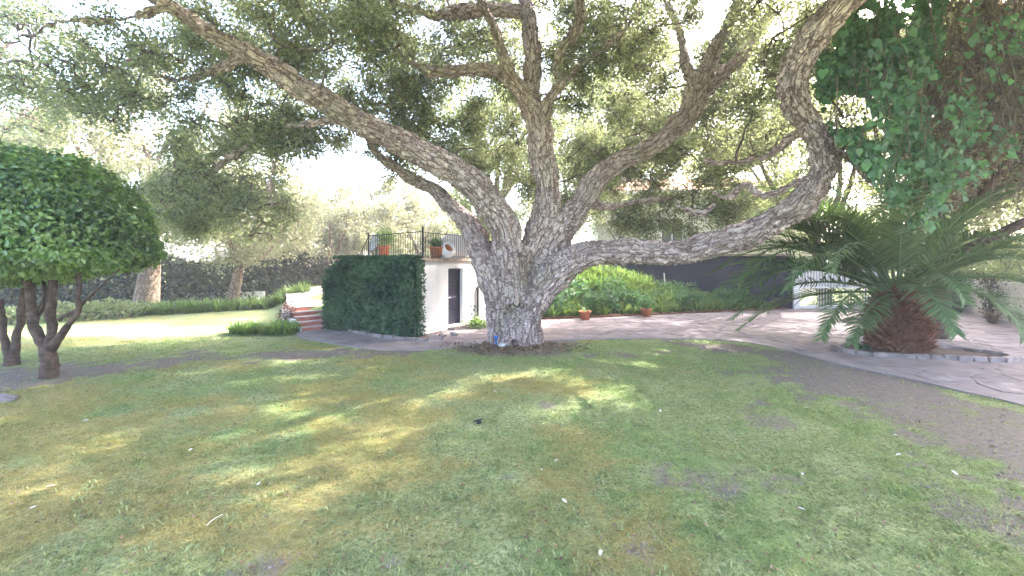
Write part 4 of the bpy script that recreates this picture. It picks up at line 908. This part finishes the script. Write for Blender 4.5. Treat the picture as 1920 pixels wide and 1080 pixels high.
# ------------------------------------------------------------------ palm
PX, PY = 9.5, 10.5
palm = thing('date_palm', 'short thick date palm with a shaggy red brown trunk and long arching fronds', 'palm', (PX, PY, 0))
def palm_build():
    prof = [(.44, -.1), (.52, .12), (.60, .4), (.58, .7), (.48, 1.0), (.38, 1.3), (.30, 1.55), (.2, 1.7), (.01, 1.75)]
    b = MB(); b.lathe([(r*.86, z) for r, z in prof], 20); b.build('trunk', M['boot'], palm, True)
    bme = []
    for k in range(3):
        q = MB(); w0 = .075
        v = [(-w0, 0, 0), (w0, 0, 0), (w0*.9, .05, 0), (-w0*.9, .05, 0), (-w0*.85, -.10, .17), (w0*.85, -.10, .17), (w0*.8, -.05, .20), (-w0*.8, -.05, .20), (-w0*.5, -.17, .24+.03*k), (w0*.4, -.17, .26), (w0*.4, -.13, .27), (-w0*.5, -.13, .25)]
        v = [(x*random.uniform(.85, 1.1), y+random.uniform(-.01, .01), z) for x, y, z in v]
        q.add(v, [(0, 1, 5, 4), (1, 2, 6, 5), (2, 3, 7, 6), (3, 0, 4, 7), (4, 5, 9, 8), (5, 6, 10, 9), (6, 7, 11, 10), (7, 4, 8, 11), (8, 9, 10, 11), (3, 2, 1, 0)])
        o = q.build('frond_base', M['boot'], palm); bme.append(o.data); bpy.data.objects.remove(o)
    N = 270
    for i in range(N):
        z = .02+1.42*(i/N); a = i*2.39996; r = np.interp(z, [p[1] for p in prof], [p[0] for p in prof])*.86
        o = link('frond_base', bme[i % 3], palm); o.location = (r*math.cos(a), r*math.sin(a), z-.04); s = random.uniform(.75, 1.15)
        o.rotation_euler = (random.uniform(.1, .55), random.uniform(-.3, .3), a+math.pi/2); o.scale = (s, s, s)
    # fronds
    def frond(el, az, ln, droop, seed, twist=0):
        ts = np.linspace(0, 1, 22); out = np.array((math.cos(az), math.sin(az), 0)); st_ = np.array((0, 0, 1.45))+out*.22
        ang = el-droop*ts**1.4; dx = np.cumsum(np.cos(ang))*ln/22; dz = np.cumsum(np.sin(ang))*ln/22
        pts = st_+out*dx[:, None]+np.array((0, 0, 1))*dz[:, None]
        side = np.cross(out, (0, 0, 1)); pts = pts+side*(twist*ts**2)[:, None]
        b = MB(); b.tube(pts, .032*(1-.85*ts)+.004, 5); rach = b.build('frond', M['palm'], palm)
        nl = 96; t = np.linspace(.14, .995, nl); V = []
        p = np.column_stack([np.interp(t, ts, pts[:, k]) for k in range(3)]); tg = np.gradient(pts, axis=0); tg = np.column_stack([np.interp(t, ts, tg[:, k]) for k in range(3)]); tg /= np.linalg.norm(tg, axis=1, keepdims=True)
        nup = np.cross(np.broadcast_to(side, tg.shape), tg); L_ = .66*np.sin(np.clip(t*1.15, 0, 1)*np.pi*.86+.22)*(ln/3.2)**.5*(.85+.3*rng.random(nl))+.06
        for sg in (-1, 1):
            dr_ = tg*.75+side*sg*.75+nup*(.30+.15*rng.normal(size=(nl, 1)))+rng.normal(size=(nl, 3))*.07; dr_ /= np.linalg.norm(dr_, axis=1, keepdims=True)
            wv = np.cross(dr_, nup); wv /= np.linalg.norm(wv, axis=1, keepdims=True)
            a0 = p; a1 = p+dr_*L_[:, None]*.5; a2 = p+dr_*L_[:, None]; a1[:, 2] -= .02; a2[:, 2] -= .10*L_/.5
            V.append(np.stack([a0-wv*.010, a0+wv*.010, a1+wv*.016, a1-wv*.016, a2+wv*.001, a2-wv*.001], 1))
        V = np.concatenate(V).reshape(-1, 3); k = (np.arange(nl*2)*6)[:, None, None]; f = (np.array([[0, 1, 2, 3], [3, 2, 4, 5]])[None]+k).reshape(-1, 4)
        link('leaflets', fast_mesh('leaflets', V, f, np.repeat(rng.random(nl*2), 6)), rach, M['palm'])
    A = math.radians
    spec = [(56, 172, 4.3, 88), (44, 182, 4.3, 88), (30, 176, 4.2, 72), (62, 192, 4.6, 100), (50, 200, 4.0, 105), (15, 210, 3.6, 70), (70, 180, 4.6, 95), (55, 165, 4.0, 70), (65, 200, 3.8, 75),
            (25, 235, 3.0, 95), (40, 255, 2.6, 100), (20, 290, 2.4, 100), (30, 320, 2.8, 95), (45, 345, 3.4, 90), (47, 15, 5.2, 22), (22, 8, 4.6, 12), (60, 5, 4.6, 45), (35, 30, 4.2, 50),
            (70, 100, 4.2, 45), (60, 60, 4.4, 50), (55, 130, 4.2, 60), (45, 90, 4.0, 60), (30, 150, 4.2, 60), (30, 120, 4.0, 60), (78, 240, 3.4, 50), (75, 330, 3.6, 60), (10, 60, 3.6, 50), (5, 160, 3.8, 50), (62, 280, 3.0, 90), (-5, 215, 3.0, 45), (58, 185, 4.4, 90), (40, 170, 4.5, 78), (50, 205, 4.2, 95), (72, 150, 4.4, 70), (42, 140, 4.3, 70), (66, 225, 3.6, 95), (52, 310, 3.2, 100), (55, 30, 4.8, 60), (72, 45, 4.6, 50), (38, 355, 4.0, 75), (82, 120, 4.2, 40), (42, 172, 5.0, 80), (33, 182, 5.0, 78), (24, 188, 4.8, 72), (50, 178, 5.2, 92), (38, 192, 4.8, 88), (46, 163, 4.9, 78), (16, 180, 4.4, 62)]
    for i, (e, az, l, d) in enumerate(spec): frond(A(e+random.uniform(-4, 4)), A(az+random.uniform(-5, 5)), l*random.uniform(.92, 1.05), A(d), i, random.uniform(-.5, .5))
palm_build()
def ring(cx, cy, rx, ry, n=40):
    return [(cx+rx*math.cos(i*2*math.pi/n), cy+ry*math.sin(i*2*math.pi/n)) for i in range(n+1)]
RG = [(8.15, 10.75), (8.0, 10.35), (8.4, 9.95), (9.2, 9.75), (10.0, 9.6), (10.8, 9.4), (11.3, 9.55), (11.45, 9.9), (11.2, 10.5), (10.6, 11.0), (9.8, 11.4), (9.0, 11.3), (8.15, 10.75)]
struct(flat('palm_bed', RG[:-1], .055, M['soil'], .06)); kerbline(RG, .15, .12, .3, 'planter_kerb', 'ring of rough stones round the foot of the palm', jit=.035)
R2 = ring(12.6, 15.2, .75, .55, 12); struct(flat('shrub_bed', R2[:-1], .055, M['soil'], .06)); kerbline(R2, .14, .12, .36, 'planter_kerb', 'small stone planting ring on the drive behind the palm', jit=.03)
t = thing('low_plant', 'little green plant inside the stone ring left of the palm trunk', 'plant', (8.6, 10.45, .08)); put_plant(t, [tufts(np.array([[0, 0, 0]]*3), 16, .22, .014)], 'ivy')

# ------------------------------------------------------------------ vine covered tree at upper right
VL = np.array((12.2, 12.3, 0))
vt = thing('vine_covered_tree', 'tall tree smothered in hanging heart leaved vines at the upper right', 'tree', tuple(VL))
def vines():
    b = MB(); T0 = []
    for pl in ([(0, 0, -.1, .3), (-.2, -.3, 1.8, .25), (-.6, -.9, 3.8, .22), (-1.2, -2, 6, .16), (-2.2, -3.5, 8.4, .1)], [(-.4, -.7, 3, .18), (.8, -1.2, 5, .14), (1.2, -2.5, 7.5, .1)], [(-.3, -.4, 2.2, .14), (1.5, -1.6, 3.6, .11), (3.5, -3.2, 5.2, .07), (4.5, -4.5, 6, .04)], [(-1, -1.6, 5.2, .12), (-3, -2.6, 6.6, .08), (-5, -3.6, 7.8, .05)]):
        a = catmull(np.array(pl, float), 6); b.tube(a[:, :3], a[:, 3], 10); T0.append(a)
    b.build('trunk', M['stem_bark'], vt, True); nodes = np.concatenate(T0)
    # leaf curtains: columns hanging from the boughs
    gaps = [(1590, 208, 48, 36), (1745, 172, 34, 14), (1690, 62, 16, 12), (1625, 25, 18, 12), (1640, 250, 26, 14), (1730, 345, 20, 12), (1690, 330, 14, 12), (1580, 285, 16, 18), (1660, 290, 16, 9), (1760, 190, 30, 10), (1840, 480, 60, 110)]
    def region(n, poly, d0_, d1_, size, dens_seed, thr, m_, tp=T_HEART, nr=(0, -1.2, .3), dn=.9):
        xs_ = [p[0] for p in poly]; ys_ = [p[1] for p in poly]; x = min(xs_)+(max(xs_)-min(xs_))*rng.random(n); y = min(ys_)+(max(ys_)-min(ys_))*rng.random(n)
        k = inside(x, y, poly)
        for g in gaps: k &= ((x-g[0])/g[2])**2+((y-g[1])/g[3])**2 > .3+1.2*fbm(x/12, y/12, 1, 77)
        dd = d0_+(d1_-d0_)*rng.random(n)
        k &= fbm(x/55, y/80, 1, dens_seed)+.15*rng.normal(size=n)*.5 > thr
        c = np.column_stack([(x-960)/F*dd, dd, H-(y-HZ)/F*dd])[k]-VL
        return leaves(c, size*(.65+.7*rng.random(len(c))), tp, np.array(nr), .65, dn)
    PG = [(1545, 95), (1600, 20), (1640, -120), (2150, -120), (2150, 220), (1930, 260), (1850, 330), (1770, 410), (1730, 440), (1680, 410), (1640, 340), (1560, 250), (1530, 160)]
    LFT = [(1535, 110), (1600, 20), (1650, -100), (1780, -100), (1770, 120), (1740, 230), (1790, 330), (1760, 390), (1710, 430), (1670, 380), (1620, 320), (1560, 250), (1530, 170)]
    g1 = region(36000, LFT, 7.8, 9.3, .085, 3, .46, 'vine'); g2 = region(11000, PG, 7.0, 9.0, .105, 14, .58, 'vine'); g3 = region(2500, PG, 6.6, 7.8, .12, 27, .62, 'vine')
    link('vine_leaves', leafmesh('vine_leaves', g1, g2, g3), vt, M['vine'])['kind'] = 'stuff'
    R1 = [(1700, -150), (2200, -150), (2200, 330), (1930, 240), (1790, 400), (1740, 300), (1720, 120)]
    d1_ = region(34000, R1, 8.3, 11.0, .10, 31, .22, 'dead', T_DIAMOND, (0, -.3, .2), .5); d2_ = region(13000, PG, 8.8, 11, .10, 33, .45, 'dead', T_DIAMOND, (0, -.3, .2), .5)
    link('crown', leafmesh('crown', d1_), vt, M['dead']); link('inner_foliage', leafmesh('inner_foliage', d2_), vt, M['oak_leaf'])
    ln = []
    for i in range(650):
        x = 1560+560*rng.random(); y0_ = -120+380*rng.random(); D = 7.2+3.3*rng.random()
        if not inside(np.array([x]), np.array([y0_]), PG)[0]: continue
        p0 = P(x, y0_, D)-VL; l = .4+1.3*rng.random(); q = rng.normal(size=3)*.12
        ln.append([p0, p0+np.array((q[0], q[1], -l*.5)), p0+np.array((q[0]*2+.1*rng.normal(), q[1], -l))])
    link('hanging_stems', leafmesh('hanging_stems', twigs_mesh(ln, .009, .006, 4)), vt, M['dead'])['kind'] = 'stuff'
    n = 260; d = rng.normal(size=(n, 3)); d /= np.linalg.norm(d, axis=1, keepdims=True); C = np.array((14.3, 13.2, 6.9))+d*(1-.6*rng.random(n)**2)[:, None]*np.array((4.4, 3.6, 2.8))
    C = C[C[:, 0]/C[:, 1] > .92]; pts, tw = clump_leaves(C, .55+.35*rng.random(len(C)), 260, .1)
    kk = rng.random(len(pts)) < .45
    link('back_crown', leafmesh('back_crown', leaves(pts[kk]-VL, .11+.05*rng.random(kk.sum()), T_DIAMOND, np.array([0, 0, .5]), .8)), vt, M['oak_leaf'])
    link('dry_crown', leafmesh('dry_crown', leaves(pts[~kk]-VL, .10+.05*rng.random((~kk).sum()), T_DIAMOND, np.array([0, 0, .5]), .8)), vt, M['dead'])
    link('dry_branches', leafmesh('dry_branches', twigs_mesh(connect(C-VL, nodes), .05, .012, 5)), vt, M['twig'])['kind'] = 'stuff'
    # canopy above the picture, over the right part of the lawn and drive
    n = 280; O = np.column_stack([1+16*rng.random(n), -1+12*rng.random(n), 7.2+4*rng.random(n)]); O = O[O[:, 2] > 3.3+.68*O[:, 1]]
    pts, tw = clump_leaves(O, .7+.4*rng.random(len(O)), 260, .12); a = leaves(pts-VL, .13+.05*rng.random(len(pts)), T_DIAMOND, np.array([0, 0, .6]), .8)
    link('upper_crown', leafmesh('upper_crown', a), vt, M['oak_leaf'])
    nn = nodes.copy(); link('branches', leafmesh('branches', twigs_mesh(connect(O-VL, nn), .05, .012, 5)), vt, M['twig'])['kind'] = 'stuff'
vines()

# ------------------------------------------------------------------ pale garden haze
hb = MB(); hb.box(-60, 60, -12, 75, -1.2, 19)
hm = bpy.data.materials.new('haze'); hm.use_nodes = True; hm.node_tree.nodes.clear(); ho = hm.node_tree.nodes.new('ShaderNodeOutputMaterial')
pv = hm.node_tree.nodes.new('ShaderNodeVolumePrincipled'); pv.inputs['Density'].default_value = .0024; pv.inputs['Color'].default_value = (.93, .90, 1, 1); pv.inputs['Anisotropy'].default_value = .3
hm.node_tree.links.new(pv.outputs[0], ho.inputs['Volume']); o = hb.build('haze', hm); tag(o, 'pale haze in the garden air', 'haze', kind='stuff')
S.cycles.volume_bounces = 1
# ------------------------------------------------------------------ litter on the lawn
grass()
lm = []
for k in range(3):
    b = MB(); b.add([(-.05, 0, .0), (-.02, .022, .008), (.03, .02, .012), (.055, 0, .004), (.03, -.02, .01), (-.02, -.022, .006), (0, 0, -.002)], [(0, 6, 1), (6, 2, 1), (6, 3, 2), (6, 4, 3), (6, 5, 4), (6, 0, 5)])
    o = b.build('fallen_leaf', M['chip']); lm.append(o.data); bpy.data.objects.remove(o)
spots = [(1126, 1043, 'the pale leaf nearest the bottom edge of the lawn', 1.2), (1503, 960, 'pale leaf right of centre in the near lawn', 1.1), (1790, 892, 'long pale leaf on the lawn near the dirt patch', 1.4), (1505, 894, 'pale leaf just above another one right of centre', .9),
         (1058, 945, 'pale leaf low in the middle of the lawn', 1.1), (1685, 857, 'pale leaf beside the bare dirt at right', 1), (1680, 820, 'pale leaf at the edge of the right hand dirt', .9), (1512, 768, 'pale leaf in the middle distance of the right lawn', 1.0),
         (1238, 774, 'pale leaf right of the sprinkler', .9), (1043, 868, 'small pale leaf below the sprinkler on the right', .8), (160, 792, 'pale leaf on the yellow grass at the left', 1), (95, 917, 'pale leaf close to the left edge', 1.2), (62, 957, 'small pale leaf lowest at the left', .9),
         (485, 913, 'pale leaf in the left foreground grass', 1), (357, 848, 'small pale leaf on the left lawn', .8), (680, 690, 'small pale leaf before the concrete walk', .8), (928, 737, 'tiny pale leaf up from the sprinkler', .8), (1016, 885, 'tiny pale leaf low and right of the sprinkler', .6)]
for i, (px, py, lb, s) in enumerate(spots):
    x, y = G(px, py); o = link('fallen_leaf', lm[i % 3]); o.location = (x, y, .03); s2 = .55*s*(.6+y*.11); o.scale = (s2,)*3; o.rotation_euler = (random.uniform(-.3, .3), random.uniform(-.3, .3), random.random()*6); tag(o, lb, 'leaf', 'pale leaves on the lawn')
n = 4200; D = 2.6*np.exp(rng.random(n)*np.log(13/2.6)); x = (rng.random(n)*2-1)*D*1.2; k = rng.random(n) < .45+zones(x, D)[0]; x, D = x[k], D[k]
o = link('dead_leaf_litter', leafmesh('dead_leaf_litter', leaves(np.column_stack([x, D, height(x, D)+.015+.01*rng.random(len(x))]), .02+.03*rng.random(len(x)), T_OVAL, np.array([0, 0, 2.]), .6)), None, M['bark_chip']); tag(o, 'scattered small brown leaves and bark bits on the lawn', 'leaf litter', kind='stuff')
n = 900; a = rng.random(n)*6.28; r = .75+rng.random(n)**1.5*1.3; c = np.column_stack([.1+np.cos(a)*r, 11.45-np.abs(np.sin(a))*r*.7, .02+.03*rng.random(n)])
o = link('bark_litter', leafmesh('bark_litter', leaves(c, .05+.06*rng.random(n), T_OVAL, np.array([0, 0, 1.5]), .8)), None, M['bark_chip']); tag(o, 'fallen cork bark and leaves round the foot of the oak', 'leaf litter', kind='stuff')
x, y = G(898, 794)
t = thing('sprinkler', 'small dark sprinkler head in a worn spot of the lawn', 'sprinkler', (x, y, 0)); b = MB(); b.lathe([(.001, .055), (.03, .055), (.035, .04), (.035, 0)], 12); b.build('head', M['iron'], t, True)
b = MB(); b.tube([(-.08, 0, .03), (-.02, 0, .045), (.06, .02, .06)], .008, 6); b.build('nozzle', M['iron'], t)
x, y = G(400, 985); t = thing('fallen_twig', 'thin pale curved twig on the lawn in the left foreground', 'twig', (x, y, .02)); b = MB(); b.tube([(-.02, -.05, 0.01), (-.022, .0, .015), (.0, .06, .02), (.015, .10, .015)], .0022, 6, 4); b.build('stick', M['chip'], t)
def pebbles():
    n = 5200; D = 3*np.exp(rng.random(n)*np.log(13/3.)); x = (rng.random(n)*2-1)*D*1.2; k = (zones(x, D)[0] > .35+.5*rng.random(n)) & ~inside(x, D, DRIVE_PTS); x, D = x[k], D[k]; n = len(x)
    oc = np.array([[1, 0, 0], [0, 1, 0], [-1, 0, 0], [0, -1, 0], [0, 0, .6], [0, 0, -.6]]); f = np.array([[0, 1, 4], [1, 2, 4], [2, 3, 4], [3, 0, 4], [1, 0, 5], [2, 1, 5], [3, 2, 5], [0, 3, 5]])
    s_ = (.006+.014*rng.random(n)**3)[:, None, None]*(.6+.8*rng.random((n, 1, 3)))
    V = np.column_stack([x, D, height(x, D)+.008])[:, None]+oc[None]*s_; me = fast_mesh('pebbles', V.reshape(-1, 3), (f[None]+(np.arange(n)*6)[:, None, None]).reshape(-1, 3), np.repeat(rng.random(n), 6))
    o = link('pebbles', me, None, M['kerb']); tag(o, 'small pebbles and crumbs on the bare earth patches', 'pebbles', kind='stuff')
pebbles()
n = 260; D = 2.8*np.exp(rng.random(n)*np.log(11/2.8)); x = (rng.random(n)*2-1)*D*1.15; k = (zones(x, D)[0] < .3) & (D < 11.5+0*x) & ~inside(x, D, DRIVE_PTS); x, D = x[k], D[k]
o = link('lawn_weeds', leafmesh('lawn_weeds', tufts(np.column_stack([x, D, height(x, D)]), 22, .055, .005, 1.2)), None, M['grass']); tag(o, 'small coarse weed tufts growing in the lawn', 'weeds', kind='stuff')
# blue tap fitting and white tray at the foot of the oak
x, y = G(930, 650); t = thing('blue_tap', 'small blue garden tap at the foot of the oak trunk', 'tap', (x, y, 0)); blue = mat('blue_plastic', (.03, .12, .45), .4)
b = MB(); b.tube([(0, 0, 0), (0, 0, .2)], .025, 8); b.lathe([(.001, .2), (.05, .2), (.055, .26), (.02, .29), (.001, .29)], 12); b.build('tap_body', blue, t, True); b = MB(); b.tube([(0, 0, .2), (0, -.09, .2), (0, -.1, .15)], .014, 7); b.build('spout', M['iron'], t)
x, y = G(943, 651); t = thing('white_dish', 'shallow white dish on the ground beside the blue tap', 'dish', (x+.02, y, .02)); b = MB(); b.lathe([(.001, .01), (.11, .01), (.15, .05), (.16, .05), (.12, 0), (.001, 0)], 20); b.build('bowl', M['white_metal'], t, True)
